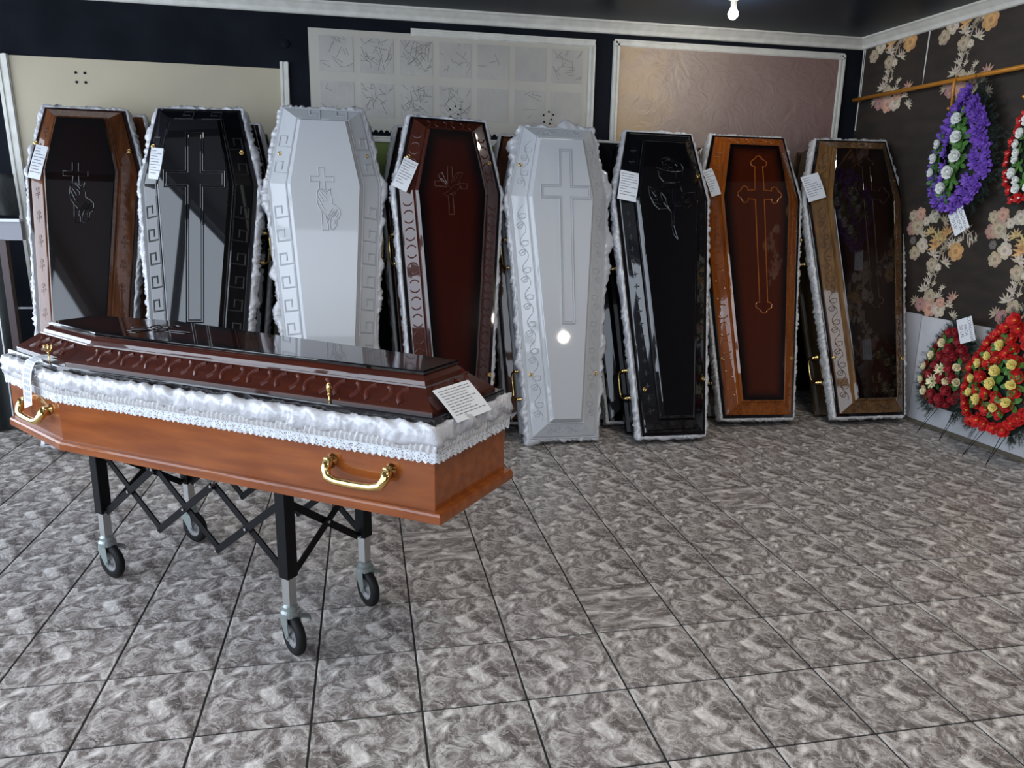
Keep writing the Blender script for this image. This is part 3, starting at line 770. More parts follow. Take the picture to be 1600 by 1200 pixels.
def conv(pts, ox, oy, kx, ky, x0, y0): return [[(x0 + (a / 10 - ox) * kx, y0 - (b / 10 - oy) * ky) for a, b in P] for P in pts]
DOVE = [[(390, 480), (390, 215), (465, 215), (468, 390)], [(470, 650), (485, 960), (405, 960), (400, 670)], [(370, 535), (200, 530), (190, 455), (270, 450)], [(560, 465), (700, 465), (685, 550), (580, 550)],
        [(380, 480), (300, 310), (250, 340), (260, 390), (300, 450), (380, 520)], [(330, 380), (380, 480)], [(290, 400), (370, 490)],
        [(380, 500), (440, 550), (470, 510), (530, 480), (580, 500), (600, 520), (570, 540), (540, 580), (480, 610), (510, 630), (470, 650), (420, 640), (390, 680), (320, 640), (400, 600), (440, 560)],
        [(440, 480), (470, 390), (520, 320), (570, 295), (600, 300), (630, 295), (590, 380), (540, 480)], [(500, 350), (480, 440)], [(560, 310), (510, 430)]]
ROSE = [[(160, 235), (180, 180), (235, 140), (280, 128), (340, 140), (400, 175), (440, 185), (465, 230), (470, 255), (430, 275), (330, 280), (240, 265), (160, 235)],
        [(235, 165), (240, 210), (290, 245), (340, 225), (360, 180), (320, 150), (270, 160), (265, 200), (300, 215), (325, 190)], [(375, 190), (400, 215), (385, 255)],
        [(190, 270), (200, 340), (240, 390), (290, 405), (350, 400), (420, 390), (450, 340), (455, 280)], [(215, 290), (240, 280)], [(380, 290), (385, 350), (365, 390)],
        [(205, 455), (235, 415), (300, 405), (250, 440), (205, 455)], [(285, 520), (290, 470), (320, 425)], [(340, 400), (380, 410), (430, 440), (445, 495)],
        [(335, 470), (335, 640), (310, 740), (310, 860), (330, 970), (365, 1020)], [(360, 480), (350, 660), (335, 740), (330, 860), (350, 950), (370, 1015)],
        [(75, 455), (140, 480), (210, 510), (260, 580), (270, 650), (310, 730)], [(75, 455), (90, 560), (130, 650), (180, 695), (260, 685), (305, 720)], [(75, 455), (150, 560), (230, 620), (300, 710)],
        [(140, 490), (160, 570)], [(205, 510), (220, 600)], [(105, 590), (170, 600)], [(130, 630), (210, 645)],
        [(355, 665), (400, 590), (430, 530), (500, 505), (580, 495), (575, 570), (540, 630), (490, 670), (420, 650), (370, 655)], [(370, 655), (480, 590), (575, 500)],
        [(430, 570), (460, 530)], [(480, 560), (500, 520)], [(460, 610), (520, 605)]]

def handle_mesh(L=0.19, drop=0.055, out=0.045, r=0.0075):
    """swing-bar handle in the YZ plane, lugs at z=0, hanging to -Z; out = +X"""
    mb = MB()
    for s in (-1, 1):
        mb.lathe([(0, 0), (0.020, 0), (0.020, 0.004), (0.013, 0.010), (0.010, out * 0.55), (0.0, out * 0.6)], 14, Matrix.Translation((0, s * L / 2, 0)) @ Matrix.Rotation(pi / 2, 4, 'Y'))
        mb.box((out * 0.35, s * L / 2, -0.006), (0.022, 0.024, 0.034))
    pts = []
    for y, z, x in ((-.5, 0, .45), (-.5, -.45, .75), (-.44, -.85, .95), (-.30, -1.0, 1), (0, -1.04, 1), (.30, -1.0, 1), (.44, -.85, .95), (.5, -.45, .75), (.5, 0, .45)):
        pts.append((out * x, y * L, z * drop))
    mb.tube(pts, [r * 1.5, r * 1.25, r * 1.1, r, r, r, r * 1.1, r * 1.25, r * 1.5], 10)
    return mb.mesh('handle', M['brass'], smooth=True)
HANDLE = handle_mesh()
HANDLE_BIG = handle_mesh(0.215, 0.050, 0.05, 0.0125)
def screw_mesh(fancy):
    mb = MB()
    mb.lathe([(0, 0), (0.012, 0), (0.010, 0.004), (0.004, 0.007), (0.004, 0.022), (0.0, 0.022)], 10)
    if fancy:
        for k in range(4):
            a = pi / 4 + k * pi / 2; mb.lathe([(0, 0), (0.009, 0.001), (0.007, 0.006), (0, 0.008)], 8, Matrix.Translation((0.013 * cos(a), 0.013 * sin(a) * 1.5, 0.001)))
    mb.tube([(0.011 * cos(t), 0.011 * sin(t) * 1.0, 0.024) for t in [2 * pi * k / 10 for k in range(10)]], 0.0034, 6, closed=True)
    mb.box((0, 0, 0.024), (0.020, 0.004, 0.007))
    return mb.mesh('wing_screw', M['brass'], smooth=True)
SCREW = screw_mesh(False); SCREW_F = screw_mesh(True)

def build_coffin(name, mtx, dim, st, label, cat='coffin', group=None):
    """dim: L wh ws wf hs D yp ; local: x across, y foot->head, z out of the lid"""
    root = empty(name, mtx); tag(root, label, cat, group)
    O = hexpts(dim['wf'], dim['ws'], dim['wh'], dim['hs'], dim['L'])
    D = dim['D']; L = dim['L']; yp = dim.get('yp', 0.012); bi = dim.get('bi', 0.032)
    B = inset(O, bi)
    Bl = [p.copy() for p in B]
    if yp > 0.02:
        for k in (0, 1): Bl[k].y = max(Bl[k].y, yp + 0.012)
    mb = MB(); mb.rings([ring(Bl, -D + 0.03), ring(B, 0.0)], cap_top=False)
    mb.obj('body', M[st['body']], root, bevel=0.002)
    P = inset(O, dim.get('pi', 0.014))
    for k in (0, 1): P[k].y = yp
    P2 = [Vector((p.x * 0.985, p.y + (0.004 if p.y < 1 else -0.004))) for p in P]
    mb = MB(); mb.rings([ring(P, -D), ring(P, -D + 0.024), ring(P2, -D + 0.030), ring(P2, -D + 0.034)])
    mb.obj('plinth', M[st.get('plinth', st['body'])], root)
    # lid
    pn = dim.get('panel', (0.10, 0.205, 0.137)); ybot = dim.get('pyb', 0.155)
    PN = [Vector((-pn[0], ybot)), Vector((pn[0], ybot)), Vector((pn[1], dim['hs'] - 0.025)), Vector((pn[2], L - 0.12)), Vector((-pn[2], L - 0.12)), Vector((-pn[1], dim['hs'] - 0.025))]
    zs = dim.get('zs', 1.0); t0 = dim.get('t0', 0.16); t1 = dim.get('t1', 0.30); zb = dim.get('zb', 0.030)
    R = lambda t, z: ring(lerp(O, PN, t), z)
    mb = MB(); mb.rings([R(t0, -0.01), R(t0, zb - 0.004), R(t0 + 0.02, zb), R(t1 + 0.05, zb)])
    lid = mb.obj('lid', M[st['board']], root)
    z1, z2, z3, z4, z5 = zb + 0.012 * zs, zb + 0.055 * zs, zb + 0.060 * zs, zb + 0.084 * zs, zb + 0.096 * zs
    mb = MB()
    mb.rings([R(t1, zb - 0.003), R(t1, zb + 0.008 * zs), R(t1 + 0.035, z1), R(0.80, z2), R(0.805, z3), R(0.84, z3), R(0.86, z3 - 0.002), R(0.90, z3 + 0.010 * zs), R(1.02, z4), R(1.02, z4 + 0.001)], cap_top=True, cap_bot=False)
    fr_o = mb.obj('lid_frame', M[st['frame']], lid)
    # panel with burst attribute
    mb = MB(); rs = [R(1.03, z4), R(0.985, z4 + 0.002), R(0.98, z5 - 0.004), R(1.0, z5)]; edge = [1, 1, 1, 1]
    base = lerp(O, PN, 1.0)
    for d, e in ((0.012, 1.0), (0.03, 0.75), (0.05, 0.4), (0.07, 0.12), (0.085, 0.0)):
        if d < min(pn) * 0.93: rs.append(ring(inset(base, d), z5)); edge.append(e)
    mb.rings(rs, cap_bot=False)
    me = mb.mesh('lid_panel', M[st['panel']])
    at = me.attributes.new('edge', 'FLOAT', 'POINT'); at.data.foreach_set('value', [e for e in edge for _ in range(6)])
    pan = link('lid_panel', me, lid)
    # carvings on the sloping faces
    if st.get('motif'):
        lo, hi = lerp(O, PN, t1 + 0.035), lerp(O, PN, 0.80); fr = carve_frames(lo, hi, z1, z2)
        wd = fr[1][6]; mm_ = {}
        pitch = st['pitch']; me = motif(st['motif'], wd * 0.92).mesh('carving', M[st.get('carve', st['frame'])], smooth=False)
        for i in range(6):
            m0, m1, u, v, n, Ls, w_ = fr[i]
            e0 = 0.06 if i in (1, 2, 4, 5) else 0.03
            use = Ls - 2 * e0; k = max(1, int(round(use / pitch)))
            if i in (0, 3) and not st.get('ends', True): continue
            if i in (4, 5):                # mirror so the motif direction matches on both sides
                u2, v2 = -u, v; nn = -n; sx = -1
            for q in range(k):
                c = m0 + (m1 - m0) * ((e0 + use * (q + 0.5) / k) / Ls)
                if i in (4, 5): B3 = Matrix((-u, v, n)).transposed()
                else: B3 = Matrix((u, v, n)).transposed()
                mt = B3.to_4x4(); mt.translation = c
                sc = min(1.0, (use / k) / pitch * 1.02)
                if w_ < wd * 0.85: sc = min(sc, w_ / wd * 1.1)
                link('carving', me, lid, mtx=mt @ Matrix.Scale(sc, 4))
        # thin border beads along the carved faces
    if st.get('emblem'):
        for polys, r, h in st['emblem']:
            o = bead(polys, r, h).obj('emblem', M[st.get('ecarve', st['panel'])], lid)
            o.matrix_local = Matrix.Translation((0, 0, z5))
    # satin
    satin_roll(O, st.get('rw', 0.017), st.get('amp', 0.004), root, st.get('seed', 1), M[st.get('satin', 'satin')],
               z0=st.get('rz0', -0.06), z1=st.get('rz1', 0.024), freq=st.get('freq', 16), step=st.get('step', 0.0075), puff=st.get('puff', 0.0))
    if st.get('rw', 0.017) < 0.03:        # liner filling between roll and lid board
        mb = MB(); mb.rings([ring(inset(O, 0.02), -0.004), ring(inset(O, 0.02), 0.006), ring(lerp(O, PN, t0 + 0.01), 0.006)], cap_top=False, cap_bot=False)
        mb.obj('satin_lining', M[st.get('satin', 'satin')], root)
    # handles
    if st.get('handles', True):
        for (e, tt) in ((5, 0.78), (5, 0.22), (1, 0.22), (1, 0.78)):
            a, b = B[e], B[(e + 1) % 6]
            c = a + (b - a) * tt; d = (b - a).normalized(); nn = Vector((d.y, -d.x))
            zz = -D * 0.5
            B3 = Matrix(((nn.x, nn.y, 0), (d.x, d.y, 0), (0, 0, 1))).transposed().to_4x4(); B3.translation = (c.x + nn.x * 0.001, c.y + nn.y * 0.001, zz)
            link('handle', HANDLE, root, mtx=B3)
    for (x, y) in st.get('screws', []):
        z = st.get('sz', zb + 0.001)
        mt = Matrix.Translation((x, y, z)) @ Matrix.Rotation(0.5 + x, 4, 'Z')
        link('wing_screw', SCREW_F if st.get('fancy') else SCREW, root, mtx=mt)
    return root, O, lid

def lean_matrix(x, y, z0, yaw, lean, roll):
    ex = Vector((cos(yaw), sin(yaw), 0)); n = Vector((-sin(yaw), cos(yaw), 0)); up = Vector((0, 0, cos(lean))) + n * sin(lean)
    c, s = cos(roll), sin(roll); X = ex * c + up * s; Y = -ex * s + up * c; Z = X.cross(Y)
    m = Matrix((X, Y, Z)).transposed().to_4x4(); m.translation = (x, y, z0); return m

def price_card(corners, z, mtx, label, nlines=9, curl=0.006):
    """corners TL TR BR BL in a coffin's local frame"""
    c = [Vector((*p, z)) for p in corners]
    o0 = c[0]; X = (c[1] - c[0]); W = X.length; X.normalize(); Y = (c[3] - c[0]); Y = Y - X * Y.dot(X); H = Y.length; Y.normalize(); Z = X.cross(-Y)
    m = Matrix((X, -Y, Z)).transposed().to_4x4(); m.translation = o0 + Z * 0.006
    return make_card(mtx @ m, W, H, label, nlines, curl)

def make_card(m, W, H, label, nlines=9, curl=0.006, text=None, side=False, curlfn=None):
    mb = MB(); n = 10; fn = curlfn or (lambda t: curl * sin(pi * t))
    top = []; 
    for k in range(n + 1):
        t = k / n; 
        for a in (0, 1): top.append((a * W, -t * H, fn(t)))
    bot = [(x, y, z - 0.0006) for x, y, z in top]
    fs = [(2 * k, 2 * k + 2, 2 * k + 3, 2 * k + 1) for k in range(n)]
    N = len(top); fs += [(N + a, N + b, N + c, N + d) for a, d, c, b in fs]
    fs += [(2 * k, N + 2 * k, N + 2 * k + 2, 2 * k + 2) for k in range(n)] + [(2 * k + 1, 2 * k + 3, N + 2 * k + 3, N + 2 * k + 1) for k in range(n)] + [(0, 1, N + 1, N), (N - 2, 2 * N - 2, 2 * N - 1, N - 1)]
    mb.add(top + bot, fs)
    o = mb.obj('price_card', M['paper']); o.matrix_world = m; tag(o, label, 'card')
    r = random.Random(int(W * 1e5) + nlines)
    if text is None:
        mb = MB(); 
        for k in range(nlines):
            t = 0.1 + 0.8 * k / nlines; y = -t * H; x = W * 0.08; end = W * r.choice((0.92, 0.9, 0.6, 0.45, 0.75)); hh = H / nlines * 0.10
            while x < end:
                L = min(W * r.uniform(0.06, 0.16), end - x)
                mb.add([(x, y - hh, fn(t + hh / H) + 0.0006), (x + L, y - hh, fn(t + hh / H) + 0.0006), (x + L, y + hh, fn(t - hh / H) + 0.0006), (x, y + hh, fn(t - hh / H) + 0.0006)], [(0, 1, 2, 3)]); x += L + W * 0.02
        mb.obj('printed_lines', M['ink'], o)
    return o

HS_, = (1.648,)
def fitdim(q, L=None, hs=None):
    sh = (2.13, 0.541, 0.762, 0.530, 1.648); s, w_ = q[6], q[7]
    d = dict(L=sh[0] * s, wh=sh[1] * s * w_, ws=sh[2] * s * w_, wf=sh[3] * s * w_, hs=sh[4] * s, D=0.26)
    if L: d['L'] = L
    if hs: d['hs'] = hs
    lean = q[4]; d['yp'] = max(0.012, (d['D'] * sin(lean) - q[2] + 0.001) / cos(lean))
    return d

Q = {1: [-2.1824, 2.7779, 0.0462, 0.0307, 0.3128, -0.0071, 1.0272, 0.9007],
     2: [-1.4865, 2.6099, 0.0405, -0.1207, 0.2457, 0.0064, 0.9963, 0.9947],
     3: [-0.6857, 2.5991, 0.0377, 0.0486, 0.2066, -0.0021, 0.9984, 0.9648],
     4: [0.0568, 2.5897, 0.0238, 0.1031, 0.2057, -0.0309, 0.9906, 0.9779],
     5: [0.7896, 2.5549, 0.0225, 0.0197, 0.2387, -0.014, 0.9851, 0.9638],
     6: [1.5282, 2.47, 0.0339, 0.0156, 0.2998, -0.0116, 0.9949, 0.9485],
     7: [2.3098, 2.7686, 0.0426, -0.0492, 0.2901, -0.009, 1.0022, 1.1001],
     8: [3.1788, 2.699, 0.0452, -0.0364, 0.307, 0.0041, 1.0043, 1.1116]}
hand3 = conv(HAND, 22, 13, 0.0038, 0.0039, -0.021, 1.72)
hand1 = conv(HAND, 22, 13, 0.0038, 0.0039, -0.023, 1.755)
dove4 = conv(DOVE, 43, 22, 0.0041, 0.0040, -0.012, 1.76)
rose6 = [[(-0.003 + (a / 7.06 - 40) * 0.0046, 1.888 - (b / 7.06 - 18) * 0.0044) for a, b in P] for P in ROSE]
ST = {
    1: dict(body='walnut', board='darkbrown', frame='walnut', panel='pan_walnut', motif='rosette', carve='carve_walnut', pitch=0.155, rw=0.017, amp=0.007, seed=1.3, freq=20, puff=0.006, satin='satin',
            emblem=[(hand1, 0.0036, 0.0036)], ecarve='board_black', screws=[(0.262, 1.87), (-0.27, 1.90)], ends=False),
    2: dict(body='black_lac', board='board_black', frame='black_lac', panel='black_lac', motif='key', carve='carve_black', pitch=0.147, rw=0.021, amp=0.007, seed=2.7, freq=26, puff=0.014,
            emblem=[([latin(0.006, 1.925, 0.781, 0.178, 1.645, 0.050)], 0.0052, 0.006), ([latin(0.006, 1.910, 0.796, 0.163, 1.645, 0.036)], 0.0034, 0.004)], screws=[(0.262, 1.83), (-0.262, 1.86)]),
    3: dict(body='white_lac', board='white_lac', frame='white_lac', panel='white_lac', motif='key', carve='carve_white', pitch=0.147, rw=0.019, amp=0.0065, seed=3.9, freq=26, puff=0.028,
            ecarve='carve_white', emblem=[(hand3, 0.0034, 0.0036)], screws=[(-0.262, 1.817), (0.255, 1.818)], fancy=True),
    4: dict(body='mahog', board='board_black', frame='mahog', panel='pan_mahog', motif='crescents', carve='carve_red', pitch=0.105, rw=0.018, amp=0.006, seed=5.1, freq=22, puff=0.008,
            emblem=[(dove4, 0.0038, 0.0038)], ecarve='mahog', screws=[(-0.262, 1.83), (0.262, 1.82), (0.245, 0.45)]),
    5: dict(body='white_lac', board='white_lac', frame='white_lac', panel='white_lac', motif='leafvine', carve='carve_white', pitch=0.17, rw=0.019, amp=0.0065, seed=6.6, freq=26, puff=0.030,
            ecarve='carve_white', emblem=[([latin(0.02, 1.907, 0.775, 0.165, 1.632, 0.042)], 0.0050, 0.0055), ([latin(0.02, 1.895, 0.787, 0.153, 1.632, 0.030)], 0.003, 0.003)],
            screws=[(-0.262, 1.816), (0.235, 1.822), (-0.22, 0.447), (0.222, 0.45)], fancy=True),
    6: dict(body='black_lac', board='board_black', frame='black_lac', panel='black_lac', motif='petals4', carve='carve_black', pitch=0.086, rw=0.017, amp=0.006, seed=7.7, freq=22, puff=0.008,
            emblem=[(rose6, 0.0048, 0.0055)], screws=[(-0.25, 1.80), (0.26, 1.80), (-0.203, 0.335), (0.222, 0.40)], ends=False),
    7: dict(body='olivebody', board='board_black', frame='orange', panel='pan_orange', motif='crescents', carve='orange', pitch=0.125, rw=0.017, amp=0.0055, seed=8.2, freq=34, satin='satin_c',
            emblem=[([budded(0.023, 1.926, 0.784, 0.163, 1.645, 0.035, 0.036)], 0.0046, 0.0045)], ecarve='orange', screws=[(-0.31, 1.83), (0.30, 1.80), (-0.27, 0.457), (0.262, 0.455)]),
    8: dict(body='olivebody', board='board_black', frame='olive', panel='pan_brown', motif='leafvine', carve='carve_olive', pitch=0.165, rw=0.017, amp=0.0055, seed=9.4, freq=36, satin='satin_c',
            emblem=[([budded(0.036, 1.95, 0.821, 0.168, 1.665, 0.035, 0.036)], 0.0046, 0.0045)], ecarve='darkbrown', screws=[(-0.32, 1.81), (0.31, 1.80), (-0.275, 0.462), (0.272, 0.444)]),
}
LAB = {
    1: 'leaning coffin with walnut frame and dark panel carved with hand and cross, leftmost in row',
    2: 'black leaning coffin with large plain cross and Greek key border, second from left',
    3: 'white leaning coffin carved with a hand holding a small cross, behind the trolley coffin',
    4: 'dark mahogany leaning coffin carved with a dove on a cross',
    5: 'white leaning coffin with large plain cross and leaf vine border',
    6: 'glossy black leaning coffin carved with a long stemmed rose',
    7: 'orange brown framed leaning coffin with reddish panel and budded cross',
    8: 'dark brown leaning coffin with olive gold vine frame, rightmost of the row',
}
COFFIN = {}
for k in range(1, 9):
    q = Q[k]; d = fitdim(q, *((2.165, 1.735) if k == 1 else (None, None)))
    if k in (7, 8): d['panel'] = (0.150, 0.245, 0.185)
    if k == 1: d['panel'] = (0.11, 0.195, 0.132); d['D'] = 0.16; d['yp'] = 0.012
    if k == 4: d['panel'] = (0.11, 0.214, 0.132)
    if k in (3,): d['panel'] = (0.11, 0.205, 0.132)
    if k == 5: d['panel'] = (0.092, 0.203, 0.140)
    if k in (3, 5): d['t0'] = 0.14; d['t1'] = 0.24
    mt = lean_matrix(*q[:6]); COFFIN[k] = mt
    build_coffin('coffin', mt, d, ST[k], LAB[k])

# price cards on the leaning coffins
CARDS = {1: [[-0.252, 1.875], [-0.185, 1.86], [-0.23, 1.654], [-0.298, 1.664]], 2: [[-0.256, 1.84], [-0.185, 1.833], [-0.256, 1.63], [-0.329, 1.656]],
         4: [[-0.295, 1.815], [-0.208, 1.777], [-0.311, 1.592], [-0.405, 1.646]], 6: [[-0.319, 1.805], [-0.188, 1.783], [-0.297, 1.587], [-0.39, 1.614]],
         7: [[-0.4, 1.816], [-0.326, 1.842], [-0.263, 1.664], [-0.343, 1.623]], 8: [[-0.483, 1.797], [-0.341, 1.839], [-0.286, 1.664], [-0.434, 1.609]]}
CL = {1: 'white price card hanging on the walnut framed coffin at far left', 2: 'white price card hanging on the black coffin with the large cross',
      4: 'white price card hanging on the mahogany coffin with the dove', 6: 'white price card hanging on the black coffin with the rose',
      7: 'white price card hanging at the left edge of the orange brown coffin', 8: 'white price card hanging on the rightmost coffin with the vine frame'}
for k, c in CARDS.items(): price_card(c, 0.092, COFFIN[k], CL[k])

# coffins standing behind the first row
BST = dict(handles=True, screws=[], motif=None, emblem=None)
BACK = [
    (1, 0.055, 0.275, 0.0, dict(body='walnut', board='walnut', frame='walnut', panel='walnut', satin='satin_c'), 'walnut coffin standing behind the leftmost leaning coffin'),
    (2, 0.055, 0.42, 0.0, dict(body='black_lac', board='board_black', frame='black_lac', panel='black_lac', satin='satin_c'), 'coffin with shiny satin rim standing behind the black cross coffin'),
    (4, -0.065, 0.42, 0.0, dict(body='darkbrown', board='board_black', frame='darkbrown', panel='darkbrown', satin='satin_c'), 'coffin showing its satin rim behind the mahogany dove coffin'),
    (5, -0.075, 0.40, 0.0, dict(body='darkbrown', board='darkbrown', frame='walnut', panel='walnut', satin='satin_c'), 'dark coffin standing behind the white vine coffin'),
    (6, -0.10, 0.42, 0.0, dict(body='black_lac', board='board_black', frame='black_lac', panel='black_lac', satin='satin_c'), 'black coffin with brass handle standing behind the rose coffin'),
]
for (k, dx, dn, dz, st, lab) in BACK:
    q = list(Q[k]); s = dict(BST); s.update(st); s.update(rw=0.017, amp=0.006, seed=20 + k, freq=15, step=0.016)
    lean = q[4]
    q[0] += dx; q[6] *= 0.985; q[1] += 0.385 / cos(lean) * 0.97; q[2] = 0.03
    d = fitdim(q); d['zb'] = 0.02; d['zs'] = 0.4; d['D'] = 0.20; d['yp'] = max(0.012, (0.20 * sin(lean) - q[2] + 0.001) / cos(lean))
    if k == 1: q[1] = Q[1][1] + 0.205; q[2] = 0.05; d['D'] = 0.115; d['zs'] = 0.15; d['zb'] = 0.012; s['rz1'] = 0.012; s['rz0'] = -0.05; d['yp'] = 0.012
    build_coffin('coffin', lean_matrix(*q[:6]), d, s, lab)

# ------------------------------------------------------------------ coffin on the trolley
A_ = Vector((-0.782, 0.623, 0)).normalized(); E_ = Vector((A_.y, -A_.x, 0))
TM = Matrix((E_, A_, Vector((0, 0, 1)))).transposed().to_4x4(); TM.translation = (-0.127, 0.215, 0.885)
td = dict(L=2.14, wh=0.535, ws=0.742, wf=0.486, hs=1.628, D=0.285, yp=0.0, bi=0.026, pi=0.010, panel=(0.100, 0.185, 0.108), pyb=0.145, zs=1.12, t0=0.20, t1=0.36, zb=0.036)
ts = dict(body='cherry', board='board_black', frame='mahog', panel='pan_mahog', motif='bars', carve='carve_red', pitch=0.115, rw=0.021, amp=0.0065, seed=31.5, freq=26, satin='satin', rz0=-0.044, rz1=0.018, step=0.006,
          emblem=[(conv(DOVE, 43, 22, 0.0041, 0.0040, -0.012, 1.60), 0.0030, 0.0024)], ecarve='board_black', handles=False, screws=[])
troot, TO, tlid = build_coffin('coffin', TM, td, ts, 'cherry wood coffin with mahogany lid and white lace trim lying on the folding trolley')
# ruched band and lace under the roll
def skirt(O, parent):
    pts, nr, S, tot = resample(inset(O, 0.016), 0.0045); n = len(pts)
    rows = [(-0.030, 0.002), (-0.038, 0.004), (-0.047, 0.005), (-0.056, 0.005), (-0.064, 0.003)]
    mb = MB(); vs = []
    for i in range(n):
        s = S[i]; w1 = sin(s * 2 * pi / 0.0155 + 2.2 * noise.noise(Vector((s * 18, 0, 4))))
        for r_, (z, o) in enumerate(rows):
            w2 = sin(s * 2 * pi / 0.019 + 3.0 * noise.noise(Vector((s * 18, 0, 4))) + r_ * 0.75)
            dd = 0.0055 * w2 * (1 if 0 < r_ < 4 else 0.4)
            vs.append((pts[i].x + nr[i].x * (o + dd), pts[i].y + nr[i].y * (o + dd), z))
    k = len(rows); fs = [(i * k + j, i * k + j + 1, ((i + 1) % n) * k + j + 1, ((i + 1) % n) * k + j) for i in range(n) for j in range(k - 1)]
    mb.add(vs, fs); mb.obj('ruched_band', M['ruche'], parent, smooth=True)
    # lace with scalloped hem
    mb = MB(); vs = []; uv = []; R_ = 5; p = tot / round(tot / 0.0225)
    for i in range(n):
        s = S[i]; sc = abs(sin(pi * s / p)); L = 0.028 + 0.008 * sc
        for j in range(R_):
            t = j / (R_ - 1); o = 0.004 + 0.0025 * sin(s * 2 * pi / 0.031) * t + 0.001
            vs.append((pts[i].x + nr[i].x * o, pts[i].y + nr[i].y * o, -0.063 - L * t)); uv.append((s, t * 0.03))
    fs = [(i * R_ + j, i * R_ + j + 1, ((i + 1) % n) * R_ + j + 1, ((i + 1) % n) * R_ + j) for i in range(n) for j in range(R_ - 1)]
    mb.add(vs, fs); mb.obj('lace_hem', M['lace'], parent, smooth=True, uv=uv)
    mb = MB(); mb.tube([(pts[i].x + nr[i].x * 0.006, pts[i].y + nr[i].y * 0.006, -0.064) for i in range(0, n, 6)], 0.0012, 5, closed=True); mb.obj('stitched_edge', M['ruche'], parent)
skirt(TO, troot)
TB = inset(TO, 0.026)
def side_handle(e, y_t, z, me, parent, B):
    a, b = B[e], B[(e + 1) % 6]; c = a + (b - a) * y_t; d = (b - a).normalized(); nn = Vector((d.y, -d.x))
    B3 = Matrix(((nn.x, nn.y, 0), (d.x, d.y, 0), (0, 0, 1))).transposed().to_4x4(); B3.translation = (c.x, c.y, z)
    return link('handle', me, parent, mtx=B3)
# near long side is the local -x side: edge 5 runs shoulder(-) -> foot(-)
side_handle(5, 1 - 0.262 / 1.63, -0.140, HANDLE_BIG, troot, TB)
side_handle(4, 0.62, -0.140, HANDLE_BIG, troot, TB)
side_handle(1, 0.262 / 1.63, -0.140, HANDLE_BIG, troot, TB)
side_handle(2, 0.38, -0.140, HANDLE_BIG, troot, TB)
def key_screw(x, y, h, parent, cup):
    mb = MB(); m0 = Matrix.Translation((x, y, 0.026))
    mb.tube([(x, y, 0.02), (x, y, 0.026 + h)], 0.0022, 8)
    if cup:
        mb.lathe([(0.002, h - 0.012), (0.006, h - 0.008), (0.003, h - 0.003), (0.006, h + 0.001), (0.003, h + 0.006)], 12, m0)
        mb.tube([(x + 0.015 * cos(t), y, 0.026 + h + 0.022 + 0.017 * sin(t)) for t in [radians(150 + 24 * k) for k in range(11)]], 0.0032, 8)
        mb.tube([(x, y, 0.026 + h), (x, y, 0.026 + h + 0.03)], 0.003, 6)
        mb.box((x, y, 0.026 + h + 0.03), (0.034, 0.004, 0.004))
    else:
        mb.lathe([(0.002, h - 0.006), (0.007, h - 0.002), (0.004, h + 0.002), (0.005, h + 0.006), (0.009, h + 0.018), (0.007, h + 0.032), (0.0, h + 0.038)], 12, m0)
    mb.obj('wing_screw', M['brass'], parent, smooth=True)
key_screw(-0.222, 0.416, 0.035, troot, False)
key_screw(-0.315, 1.70, 0.05, troot, True)
key_screw(0.222, 0.416, 0.045, troot, False)
key_screw(0.315, 1.70, 0.05, troot, True)

# cards on the trolley coffin (local corners from the lid slope)
def tcard(c0, c1, c3, label, n=10):
    c0, c1, c3 = [Vector(c) for c in (c0, c1, c3)]
    X = (c1 - c0); W = X.length; X.normalize(); Y = (c3 - c0); H = Y.length; Y = (Y - X * Y.dot(X)).normalized(); Z = X.cross(-Y)
    m = Matrix((X, -Y, Z)).transposed().to_4x4(); m.translation = c0
    return make_card(TM @ m, W, H, label, n, curl=0.002)
tcard((-0.137, 0.088, 0.096), (0.066, 0.083, 0.091), (-0.146, -0.004, 0.010), 'white description card propped on the foot end of the trolley coffin')

